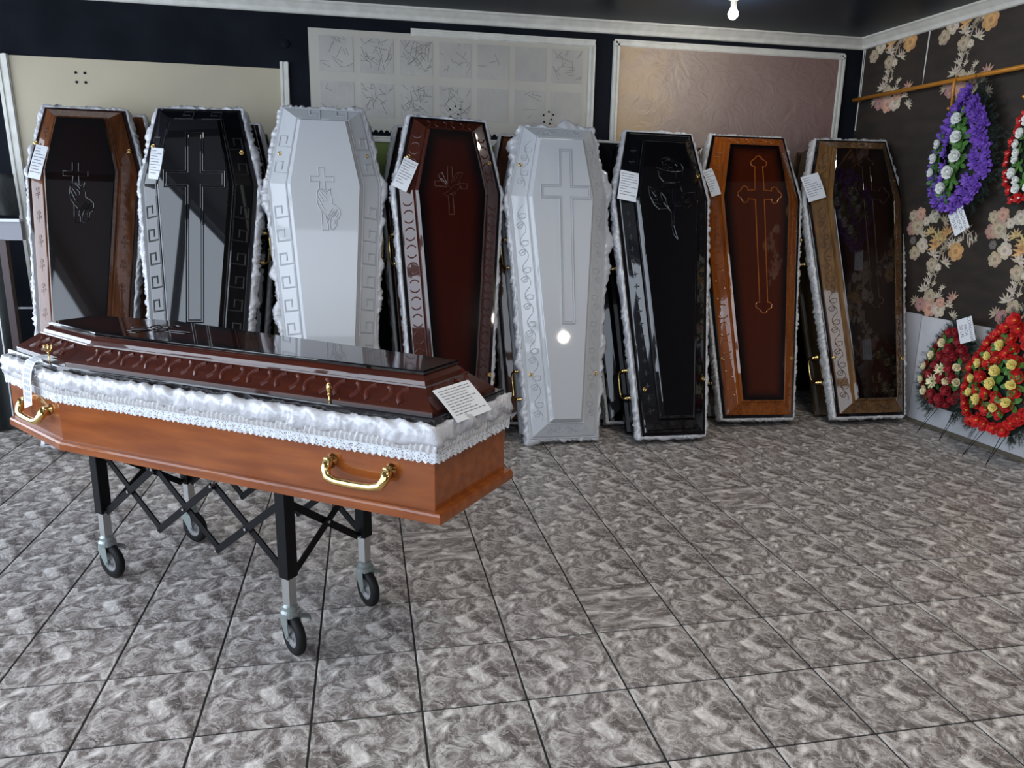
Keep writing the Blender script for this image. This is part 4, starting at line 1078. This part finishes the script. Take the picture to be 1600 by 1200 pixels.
# curved strip card hanging over the rim near the head
def strip_card():
    e0 = TO[5]; e1 = TO[4]; d = (e1 - e0).normalized(); nn = Vector((-d.y, d.x))   # outwards on the -x side
    if nn.x > 0: nn = -nn
    base = e0 + d * 0.10
    prof = [(-0.082, 0.050), (-0.055, 0.052), (-0.025, 0.050), (0.0, 0.038), (0.012, 0.012), (0.018, -0.03), (0.02, -0.08), (0.022, -0.125)]
    mb = MB(); vs = []; W = 0.085
    for i, (o, z) in enumerate(prof):
        for a in (0, 1):
            p = base + nn * o + d * (a * W + 0.03 * i / 7)
            vs.append((p.x, p.y, z - (0.028 if (a == 1 and i == 7) else 0)))
    N = len(vs); vs2 = [(v[0] - nn.x * 0.0008, v[1] - nn.y * 0.0008, v[2] - 0.0008) for v in vs]
    fs = [(2 * k, 2 * k + 1, 2 * k + 3, 2 * k + 2) for k in range(len(prof) - 1)]
    fs += [(N + a, N + d_, N + c, N + b) for a, b, c, d_ in fs] + [(0, N, N + 1, 1), (N - 2, N - 1, 2 * N - 1, 2 * N - 2)]
    fs += [(2 * k, 2 * k + 2, N + 2 * k + 2, N + 2 * k) for k in range(len(prof) - 1)] + [(2 * k + 1, N + 2 * k + 1, N + 2 * k + 3, 2 * k + 3) for k in range(len(prof) - 1)]
    mb.add(vs, fs[:0]); mb.v = []; mb.f = []; mb.m = []
    mb.add(vs + vs2, fs); o = mb.obj('price_card', M['paper'], smooth=False); o.matrix_world = TM
    tag(o, 'curled white card hanging over the satin at the trolley coffin head', 'card')
    # printed lines run along the strip
    mb = MB()
    for j in range(7):
        a0 = 0.14 + 0.11 * j
        for i in range(1, 7):
            for (t0, t1) in ((0.02, 0.42), (0.5, 0.9)):
                pts = []
                for t in (t0, t1):
                    o_ = prof[i][0] + (prof[i + 1][0] - prof[i][0]) * t if i < 7 else 0; z = prof[i][1] + (prof[i + 1][1] - prof[i][1]) * t
                    for aa in (a0, a0 + 0.035):
                        p = base + nn * (o_ + 0.001) + d * (aa * W + 0.03 * (i + t) / 7); pts.append((p.x, p.y, z + 0.001))
                mb.add(pts, [(0, 1, 3, 2)])
    mb.obj('printed_lines', M['ink'], o)
strip_card()

# ------------------------------------------------------------------ folding trolley
legs = dict(near=Vector((-0.755, 0.400, 0)), foot=Vector((-0.502, 0.691, 0)), left=Vector((-1.545, 1.085, 0)), back=Vector((-1.285, 1.390, 0)))
cen = sum(legs.values(), Vector()) / 4
tr = empty('folding_trolley', loc=cen); tag(tr, 'black scissor folding trolley on casters under the cherry coffin', 'trolley')
def L_(p): return Vector(p) - cen
ZT = 0.598
lax = (legs['near'] - legs['left']).normalized(); sax = (legs['foot'] - legs['near']).normalized()
Rl = Matrix((lax, Vector((0, 0, 1)).cross(lax), Vector((0, 0, 1)))).transposed()
wdir = {'near': (0.10, 60), 'foot': (0.1, 60), 'left': (0.1, 50), 'back': (0.1, 70)}
WHEEL = MB()
WHEEL.lathe([(0.042, -0.014), (0.062, -0.016), (0.070, -0.010), (0.072, 0.0), (0.070, 0.010), (0.062, 0.016), (0.042, 0.014), (0.042, -0.014)], 32)
wheel_me = WHEEL.mesh('wheel', M['rubber'], smooth=True)
HB = MB(); HB.lathe([(0.0, -0.013), (0.012, -0.014), (0.014, -0.006), (0.036, -0.005), (0.042, -0.012), (0.042, 0.012), (0.036, 0.005), (0.014, 0.006), (0.012, 0.014), (0.0, 0.013)], 28)
hub_me = HB.mesh('wheel_hub', M['hubm'], smooth=True)
for nm, p in legs.items():
    mb = MB(); mb.box(L_((p.x, p.y, (0.285 + ZT - 0.0) / 2)), (0.046, 0.046, ZT - 0.285), Rl); lg = mb.obj('leg', M['black_metal'], tr, bevel=0.003)
    mb = MB(); mb.box(L_((p.x, p.y, 0.245)), (0.034, 0.034, 0.13), Rl); mb.obj('inner_leg', M['chrome'], lg, bevel=0.002)
    # caster
    cs = MB()
    cs.lathe([(0.0, 0.185), (0.018, 0.185), (0.026, 0.178), (0.026, 0.165), (0.034, 0.158), (0.034, 0.142), (0.020, 0.136), (0.0, 0.136)], 20, Matrix.Translation(L_((p.x, p.y, 0))))
    hd = {'near': Vector((0.5, -0.87, 0)), 'left': Vector((0.75, -0.66, 0)), 'foot': Vector((0.47, -0.88, 0)), 'back': Vector((0.78, -0.63, 0))}[nm].normalized()   # rolling direction
    side = Vector((-hd.y, hd.x, 0)); wc = Vector((p.x, p.y, 0.074)) + hd * 0.022
    for s in (-1, 1):
        a = Vector((p.x, p.y, 0.146)) + side * s * 0.023
        pts = [a - hd * 0.024, a + hd * 0.024, wc + side * s * 0.023 + hd * 0.012 - Vector((0, 0, 0.012)), wc + side * s * 0.023 - hd * 0.012 - Vector((0, 0, 0.012)), a - hd * 0.030 - Vector((0, 0, 0.025))]
        pts2 = [q + side * s * 0.003 for q in pts]; pts = [L_(q) for q in pts]; pts2 = [L_(q) for q in pts2]
        n = 5; cs.add(pts + pts2, [(0, 1, 2, 3, 4), (9, 8, 7, 6, 5)] + [(k, (k + 1) % n, n + (k + 1) % n, n + k) for k in range(n)])
    cs.box(L_(Vector((p.x, p.y, 0.146))), (0.05, 0.05, 0.005), Matrix((hd, side, Vector((0, 0, 1)))).transposed())
    cs.tube([L_(wc - side * 0.029), L_(wc + side * 0.029)], 0.006, 10)
    co = cs.obj('caster', M['zinc'], tr)
    B3 = Matrix((hd, Vector((0, 0, 1)), side)).transposed().to_4x4(); B3.translation = L_(wc)
    if hd.cross(Vector((0, 0, 1))).dot(side) < 0: B3 = Matrix((hd, -Vector((0, 0, 1)), side)).transposed().to_4x4(); B3.translation = L_(wc)
    link('wheel', wheel_me, co, mtx=B3); link('wheel_hub', hub_me, co, mtx=B3)
    if nm != 'back':
        bk = MB(); c = Vector((p.x, p.y, 0.140)); e_ = Vector((0.94, 0.1, 0)).normalized()
        bk.bar(L_(c + e_ * 0.01), L_(c + e_ * 0.062 - Vector((0, 0, 0.012))), 0.030, 0.005); bk.bar(L_(c + e_ * 0.060 - Vector((0, 0, 0.012))), L_(c + e_ * 0.066 - Vector((0, 0, 0.024))), 0.030, 0.004)
        bk.obj('brake_lever', M['zinc'], co)
# scissor links
ZU, ZD = 0.540, 0.292
def bar(p, q, off):
    o = Vector((0, 0, 0)) + off
    mb = MB(); mb.bar(L_(Vector(p) + o), L_(Vector(q) + o), 0.006, 0.026, up=(0, 0, 1)); return mb.obj('scissor_bar', M['black_metal'], tr)
def lattice(a, b, n, sideoff):
    d = (b - a).normalized(); s = Vector((-d.y, d.x, 0)) * sideoff
    a2 = a + d * 0.026; b2 = b - d * 0.026
    for k in range(n):
        p0 = a2 + (b2 - a2) * k / n; p1 = a2 + (b2 - a2) * (k + 1) / n
        bar((p0.x, p0.y, ZU), (p1.x, p1.y, ZD), s * 1.0); bar((p0.x, p0.y, ZD), (p1.x, p1.y, ZU), s * -0.3)
        m = (p0 + p1) / 2
        for (pp, z) in [(m, (ZU + ZD) / 2), (p0, ZU), (p0, ZD)] + ([(p1, ZU), (p1, ZD)] if k == n - 1 else []):
            piv = MB(); piv.tube([L_(Vector((pp.x, pp.y, z)) + s * -1.3), L_(Vector((pp.x, pp.y, z)) + s * 1.8)], 0.0055, 8); piv.obj('pivot_pin', M['chrome'], tr)
lattice(legs['left'], legs['near'], 3, 0.009)
lattice(legs['back'], legs['foot'], 3, 0.009)
lattice(legs['near'], legs['foot'], 1, 0.009)
lattice(legs['left'], legs['back'], 1, 0.009)
for a, b in (('near', 'foot'), ('left', 'back')):
    mb = MB(); mb.bar(L_(legs[a] + Vector((0, 0, 0.59))), L_(legs[b] + Vector((0, 0, 0.59))), 0.03, 0.016); mb.obj('top_rail', M['black_metal'], tr)

# ------------------------------------------------------------------ wreaths
def petal_mesh(n, L, W, cup, mt, layers=1, rnd=0.0, center=None, seed=1):
    r = random.Random(seed); mb = MB()
    for l in range(layers):
        s = 1 - 0.28 * l; c = cup + 0.35 * l
        for k in range(n):
            a = 2 * pi * (k + 0.5 * l) / n + r.uniform(-rnd, rnd); tilt = c + r.uniform(-rnd, rnd) * 0.6
            vs = []
            for (t, w_) in ((0, 0.12), (0.3, 0.75), (0.65, 1.0), (0.9, 0.62), (1.0, 0.1)):
                x = t * L * s * cos(tilt * t); z = t * L * s * sin(tilt * t) + 0.002 * l
                for q in (-1, 0, 1): vs.append((x, q * W * s * w_ * 0.5, z - (0.12 * W if q == 0 else 0)))
            fs = [(i * 3 + j, (i + 1) * 3 + j, (i + 1) * 3 + j + 1, i * 3 + j + 1) for i in range(4) for j in range(2)]
            vs = [(x * cos(a) - y * sin(a), x * sin(a) + y * cos(a), z) for x, y, z in vs]
            mb.add(vs, fs)
    if center:
        mb.lathe([(0, 0.0), (center[0], 0.002), (center[0] * 0.8, center[1]), (0, center[1] * 1.2)], 8, mi=1)
    return mb
def fmesh(name, *a, mats=None, **k):
    return petal_mesh(*a, **k).mesh(name, mats or M[a[4]], smooth=True)
PF = [fmesh('flower', 7, 0.044, 0.020, 0.42, 'purple', layers=2, rnd=0.3, center=(0.006, 0.016), seed=s, mats=[M['purple'], M['purple']]) for s in (1, 2, 3)]
WF = [fmesh('rose', 7, 0.036, 0.032, 0.7, 'whitesilk', layers=3, rnd=0.2, center=(0.008, 0.020), seed=s, mats=[M['whitesilk'], M['whitesilk']]) for s in (1, 2)]
RF = [fmesh('flower', 5, 0.046, 0.044, 0.45, 'red', layers=2, rnd=0.2, center=(0.005, 0.018), seed=s, mats=[M['red'], M['yellow']]) for s in (1, 2, 3)]
DF = [fmesh('flower', 5, 0.042, 0.040, 0.45, 'darkred', layers=2, rnd=0.2, center=(0.004, 0.018), seed=s, mats=[M['darkred'], M['darkred']]) for s in (1, 2, 3)]
YF_ = [fmesh('carnation', 9, 0.032, 0.022, 0.6, 'yellowsilk', layers=4, rnd=0.25, seed=s, mats=[M['yellowsilk']]) for s in (1, 2)]
CF = [fmesh('rose', 6, 0.034, 0.032, 0.6, 'creamsilk', layers=3, rnd=0.2, seed=s, mats=[M['creamsilk']]) for s in (1, 2)]
CD = [fmesh('daisy', 10, 0.044, 0.014, 0.25, 'creamsilk', layers=2, rnd=0.1, center=(0.006, 0.01), seed=1, mats=[M['creamsilk'], M['leaf']])]
RW = [fmesh('flower', 5, 0.040, 0.030, 0.45, 'red', layers=2, rnd=0.2, center=(0.006, 0.014), seed=s, mats=[M['red'], M['whitesilk']]) for s in (5, 6)]
def leaf_spray(n=5, L=0.05, W=0.024, seed=1):
    return petal_mesh(n, L, W, 0.12, None, rnd=0.3, seed=seed).mesh('leaf_sprig', M['leaf'], smooth=True)
LF = [leaf_spray(5, 0.060, 0.027, s) for s in (1, 2, 3)]

def wreath(name, mtx, label, halfw, h0, h1, rows, fir_n, seed, fir_l=0.075, dome=0.07):
    """teardrop wreath. local x right, y up, z out. rows: list of (kind meshes, x, y, scale)"""
    r = random.Random(seed); root = empty(name, mtx); tag(root, label, 'wreath')
    def width(t):             # t 0 bottom .. 1 top
        return halfw * (sin(pi * min(1, (t * 0.92 + 0.08)) ** 0.80)) ** 0.8 if t < 1 else 0.0
    def zdome(x, y):
        t = (y - h0) / (h1 - h0); w_ = max(0.02, width(min(max(t, 0), 1)))
        return dome * max(0, 1 - (x / (w_ * 1.25)) ** 2)
    # backing pad
    mb = MB(); N = 24; outl = []
    for k in range(N):
        t = k / (N - 1); outl.append((width(t) * 0.86, h0 + (h1 - h0) * (0.03 + 0.94 * t)))
    pl_ = [(x, y) for x, y in outl] + [(-x, y) for x, y in outl[::-1]]
    ce = (0, (h0 + h1) / 2)
    mb.rings([[(x, y, -0.012) for x, y in pl_], [(x, y, 0.004) for x, y in pl_], [(x * 0.6, ce[1] + (y - ce[1]) * 0.8, dome * 0.62) for x, y in pl_], [(x * 0.2, ce[1] + (y - ce[1]) * 0.6, dome * 0.85) for x, y in pl_]])
    mb.obj('wreath_pad', M['fir'], root)
    # fir needles : one stuff part
    mb = MB()
    for i in range(fir_n):
        t = r.random(); w_ = width(t); sgn = r.choice((-1, 1))
        x = sgn * w_ * r.uniform(0.72, 0.96); y = h0 + (h1 - h0) * t
        an = atan2((y - ce[1]) * 0.7, x * 1.6) + r.uniform(-.6, .6); L = fir_l * r.uniform(0.6, 1.15); zt = r.uniform(-0.15, 0.5)
        d = Vector((cos(an), sin(an), zt)).normalized(); s = Vector((-d.y, d.x, 0)).normalized(); b0 = Vector((x, y, r.uniform(0, 0.03)))
        for q in range(7):
            c = b0 + d * L * q / 7
            for sg in (-1, 1):
                e = c + d * 0.016 + s * sg * 0.015 + Vector((0, 0, r.uniform(-.006, .006)))
                mb.add([c - s * 0.001, e, c + d * 0.004 + s * 0.001], [(0, 1, 2)])
        mb.add([b0 - s * 0.0012, b0 + d * (L + 0.02), b0 + s * 0.0012], [(0, 1, 2)])
    o = mb.obj('fir_sprays', M['fir'], root); o['kind'] = 'stuff'
    for (ms, nm, x, y, sc, lift) in rows:
        z = zdome(x, y) + lift
        nrm = Vector((x * 1.1 / max(halfw, .1) * 0.5, 0.12 * (y - ce[1]), 1)).normalized()
        X = Vector((1, 0, 0)); X = (X - nrm * X.dot(nrm)).normalized(); Y = nrm.cross(X)
        m = Matrix((X, Y, nrm)).transposed().to_4x4(); m = m @ Matrix.Rotation(r.uniform(0, 6.28), 4, 'Z') @ Matrix.Scale(sc, 4); m.translation = (x, y, z)
        link(nm, r.choice(ms), root, mtx=m)
    return root

def ring_positions(halfw, h0, h1, frac, n, jitter, r):
    out = []
    tot = []
    def W(t): return halfw * (sin(pi * min(1, (t * 0.92 + 0.08)) ** 0.80)) ** 0.8
    pts = [(W(t / 60) * frac, h0 + (h1 - h0) * (0.5 + (t / 60 - 0.5) * (0.5 + frac * 0.5))) for t in range(61)]
    loop = pts + [(-x, y) for x, y in pts[::-1]]
    ln = [0]
    for a, b in zip(loop, loop[1:] + loop[:1]): ln.append(ln[-1] + sqrt((a[0] - b[0]) ** 2 + (a[1] - b[1]) ** 2))
    for k in range(n):
        s = ln[-1] * k / n; i = max(j for j in range(len(ln) - 1) if ln[j] <= s); a = loop[i]; b = loop[(i + 1) % len(loop)]
        f = (s - ln[i]) / max(1e-6, ln[i + 1] - ln[i])
        out.append((a[0] + (b[0] - a[0]) * f + r.uniform(-jitter, jitter), a[1] + (b[1] - a[1]) * f + r.uniform(-jitter, jitter)))
    return out

r = random.Random(5)
# purple wreath: hangs from the rail
rows = [(PF, 'flower', x, y, r.uniform(1.15, 1.4), 0.006) for x, y in ring_positions(0.235, -0.37, 0.39, 0.88, 30, 0.014, r)]
rows += [(PF, 'flower', x, y, r.uniform(1.05, 1.3), 0.016) for x, y in ring_positions(0.235, -0.37, 0.39, 0.66, 20, 0.014, r)]
rows += [(PF, 'flower', x, y, 1.0, 0.03) for x, y in ((-0.07, 0.06), (-0.075, -0.02), (-0.06, -0.10), (-0.05, -0.18), (-0.065, -0.25), (-0.05, 0.12), (-0.03, 0.19))]
for (x, y, s) in ((0.005, 0.20, 1.1), (0.03, 0.085, 1.15), (0.05, -0.035, 1.2), (0.02, -0.14, 1.25), (-0.015, -0.245, 1.1), (-0.14, 0.04, 0.9), (-0.145, -0.055, 1.0), (-0.15, -0.15, 0.9)):
    rows.append((WF, 'rose', x, y, s * 1.25, 0.045)); rows.append((LF, 'leaf_sprig', x, y, 1.35, 0.03)); rows.append((LF, 'leaf_sprig', x + 0.01, y - 0.055, 1.15, 0.028))
wm = wall_mtx(2.535, 1.955, 0.075) @ Matrix.Rotation(radians(-4), 4, 'Z')
wreath('wreath', wm, 'purple and white teardrop wreath hanging from the gold rail', 0.25, -0.40, 0.42, rows, 330, 6)
# red and white wreath at the right edge
rows = [(RW, 'flower', x, y, r.uniform(0.9, 1.15), 0.01) for x, y in ring_positions(0.20, -0.30, 0.34, 0.95, 26, 0.01, r)]
rows += [(WF, 'rose', x, y, r.uniform(0.9, 1.2), 0.01) for x, y in ring_positions(0.14, -0.24, 0.26, 0.9, 20, 0.02, r)]
rows += [(LF, 'leaf_sprig', x, y, 1.0, 0.0) for x, y in ring_positions(0.14, -0.24, 0.26, 0.7, 10, 0.02, r)]
wm = wall_mtx(1.965, 1.93, 0.075)
wreath('wreath', wm, 'red and white wreath hanging at the right edge of the view', 0.215, -0.33, 0.38, rows, 260, 9)
# small dark red wreath on its wire stand
def stand_mtx(y, off, z, tilt=0.10): return wall_mtx(y, z, off) @ Matrix.Rotation(-tilt, 4, 'X')
def add_stand(root, mtx, y, off, zb, sp=0.10):
    inv_ = mtx.inverted()
    for s in (-1, 1):
        mb = MB()
        a = inv_ @ Vector(wp(y - s * sp * 0.8 + 0.012, 0.24, off - 0.015)); b = inv_ @ Vector(wp(y - s * sp, zb, off + 0.12)); c = inv_ @ Vector(wp(y - s * sp * 0.8 - 0.03, 0.24, off - 0.015))
        mb.tube([a, b, c], 0.0028, 6); mb.obj('wire_leg', M['black_metal'], root)
r = random.Random(8)
rows = [(DF, 'flower', x, y, r.uniform(0.9, 1.1), 0.004) for x, y in ring_positions(0.205, -0.24, 0.31, 0.85, 22, 0.01, r)]
rows += [(DF, 'flower', x, y, 1.1, 0.03) for x, y in ((-0.02, 0.10), (-0.05, 0.03), (-0.08, -0.04), (0.03, 0.16), (-0.02, -0.17), (0.05, -0.19), (0.07, 0.12), (0.07, 0.03), (0.10, -0.03), (0.02, -0.05), (0.08, -0.12), (0.04, 0.09))]
for (x, y, s, ms, nm) in ((-0.03, 0.19, 1.15, CF, 'rose'), (-0.11, 0.09, 1.15, CF, 'rose'), (-0.165, 0.0, 1.05, CF, 'rose'), (-0.165, -0.10, 1.1, CF, 'rose'), (-0.10, -0.165, 1.2, CF, 'rose'), (0.0, 0.01, 1.1, CD, 'daisy'), (-0.045, -0.085, 1.3, CD, 'daisy'), (0.12, 0.05, 1.0, CF, 'rose'), (0.14, -0.05, 1.0, CF, 'rose'), (0.07, -0.06, 1.0, CF, 'rose')):
    rows.append((ms, nm, x, y, s, 0.035)); rows.append((LF, 'leaf_sprig', x, y, 1.15, 0.014))
wm = stand_mtx(2.37, 0.075, 0.47)
wr = wreath('wreath', wm, 'small dark red wreath with cream roses standing against the white dado', 0.215, -0.29, 0.34, rows, 420, 12)
add_stand(wr, wm, 2.37, 0.075, 0.004)
# larger bright red wreath in front
r = random.Random(9)
rows = [(RF, 'flower', x, y, r.uniform(1.0, 1.25), 0.004) for x, y in ring_positions(0.27, -0.28, 0.42, 0.88, 30, 0.01, r)]
rows += [(RF, 'flower', x, y, r.uniform(1.0, 1.2), 0.012) for x, y in ring_positions(0.22, -0.22, 0.36, 0.62, 14, 0.012, r)]
rows += [(RF, 'flower', x, y, 1.1, 0.02) for x, y in ((-0.08, 0.12), (-0.10, 0.02), (-0.04, -0.07), (0.02, 0.2), (-0.03, 0.16), (0.04, -0.08))]
for (x, y, s) in ((-0.02, 0.24, 1.3), (-0.09, 0.16, 1.1), (-0.15, 0.10, 1.15), (-0.17, 0.0, 1.15), (-0.155, -0.09, 1.15), (-0.08, -0.12, 1.35), (0.0, 0.08, 1.45), (-0.01, 0.0, 1.45), (0.09, 0.14, 1.2), (0.12, 0.02, 1.2), (0.12, -0.09, 1.2), (0.05, -0.14, 1.1)):
    rows.append((YF_, 'carnation', x, y, s, 0.036)); rows.append((LF, 'leaf_sprig', x, y, 1.35, 0.02))
wm = stand_mtx(1.83, 0.19, 0.50, 0.14)
wr = wreath('wreath', wm, 'larger bright red wreath with pale yellow carnations at the right edge', 0.285, -0.32, 0.46, rows, 420, 15)
add_stand(wr, wm, 1.85, 0.20, 0.004, 0.09)

# price cards of the wreaths with their lettering
def text_card(mtx, W, H, lines, label, size):
    mb = MB(); mb.box((0, 0, 0), (W, H, 0.001)); o = mb.obj('price_card', M['paper']); o.matrix_world = mtx; tag(o, label, 'card')
    for k, t in enumerate(lines):
        cu = bpy.data.curves.new('lettering', 'FONT'); cu.body = t; cu.size = size; cu.align_x = 'CENTER'; cu.align_y = 'CENTER'; cu.extrude = 0.0002
        cu.materials.append(M['ink'])
        tobj = bpy.data.objects.new('lettering', cu); COL.objects.link(tobj)
        dg = bpy.context.evaluated_depsgraph_get(); me = bpy.data.meshes.new_from_object(tobj.evaluated_get(dg)); bpy.data.objects.remove(tobj)
        link('lettering', me, o, mtx=Matrix.Translation((0, (1 - k) * H * 0.29, 0.0008)))
    return o
text_card(wall_mtx(2.44, 1.495, 0.14) @ Matrix.Rotation(radians(-58), 4, 'Z'), 0.165, 0.125, ['COROANA', 'MIJLOCIE', '70 LEI'], 'white price card under the purple wreath', 0.033)
text_card(wall_mtx(2.235, 0.785, 0.15) @ Matrix.Rotation(radians(-68), 4, 'Z'), 0.165, 0.125, ['COROANA', 'MICA', '50 LEI'], 'white price card on top of the small dark red wreath', 0.033)

# ------------------------------------------------------------------ left corner: display rack with dark cloth
rk = empty('display_rack', loc=(-2.95, 3.3, 0)); tag(rk, 'dark display rack with grey top rail at the left edge', 'rack')
mb = MB(); mb.box((0.10, 0, 1.335), (0.52, 0.05, 0.115)); ra = mb.obj('top_rail', M['grey_rail'], rk)
mb = MB(); mb.box((0.10, -0.005, 1.40), (0.52, 0.07, 0.018)); mb.obj('rail_edge', M['pale_edge'], ra)
for x in (-0.15, 0.24):
    mb = MB(); mb.box((x, 0, 0.64), (0.04, 0.05, 1.28)); mb.obj('post', M['maroon'], rk)
mb = MB(); mb.box((0.17, -0.03, 0.70), (0.008, 0.01, 1.15)); mb.obj('metal_strip', M['silver_strip'], rk)
mb = MB(); mb.box((0.30, 0.12, 0.83), (0.42, 0.008, 0.012)); mb.obj('cross_wire', M['silver_strip'], rk)
def drape(x0, x1, z0, z1, y, seed):
    mb = MB(); n, k = 40, 8; vs = []
    for i in range(n + 1):
        for j in range(k + 1):
            t = i / n; u = j / k
            dy = 0.03 * sin(t * 26 + 2 * noise.noise(Vector((t * 3, u * 2, seed)))) * (0.4 + 0.6 * (1 - u)) 
            zz = z0 + (z1 - z0) * u - (0.06 * t * t if j == k else 0)
            vs.append((x0 + (x1 - x0) * t, y + dy, zz))
    N = len(vs); vs += [(a, b + 0.012, c) for a, b, c in vs]
    fs = [(i * (k + 1) + j, (i + 1) * (k + 1) + j, (i + 1) * (k + 1) + j + 1, i * (k + 1) + j + 1) for i in range(n) for j in range(k)]
    fs += [(a + N, d + N, c + N, b + N) for a, b, c, d in fs]
    mb.add(vs, fs); return mb
o = drape(-3.35, -2.62, 1.43, 1.72, 3.32, 2).obj('hanging_cloth', M['dark_cloth'], smooth=True); tag(o, 'dark cloth bunched above the grey rail at the left edge', 'cloth')
o = drape(-3.35, -2.74, 0.02, 1.25, 3.36, 5).obj('hanging_cloth', M['dark_cloth'], smooth=True); tag(o, 'long dark cloth hanging below the grey rail at the left edge', 'cloth')

# ------------------------------------------------------------------ ceiling lamps
def lamp(x, y, z, zc, label, power=None):
    root = empty('ceiling_lamp', loc=(x, y, z)); tag(root, label, 'lamp')
    mb = MB(); mb.lathe([(0, zc - z), (0.04, zc - z), (0.045, zc - z - 0.012), (0.02, zc - z - 0.025), (0.018, 0.03), (0.0, 0.028)], 16); mb.obj('lamp_base', M['moulding'], root, smooth=True)
    mb = MB(); mb.lathe([(0.016, 0.04), (0.024, 0.022), (0.034, 0.0), (0.030, -0.02), (0.016, -0.034), (0.0, -0.038)], 18); mb.obj('bulb', M['lampglass'], root, smooth=True)
lamp(1.955, 2.93, 2.80, HC, 'small glowing bulb under the dark ceiling at the top of the view')
point('lamp_light', (1.955, 2.90, 2.70), 9, (1.0, 0.95, 0.88), 0.03)
lamp(2.115, -1.507, 2.09, HH, 'pendant bulb hanging on a long cord to the right of the camera')
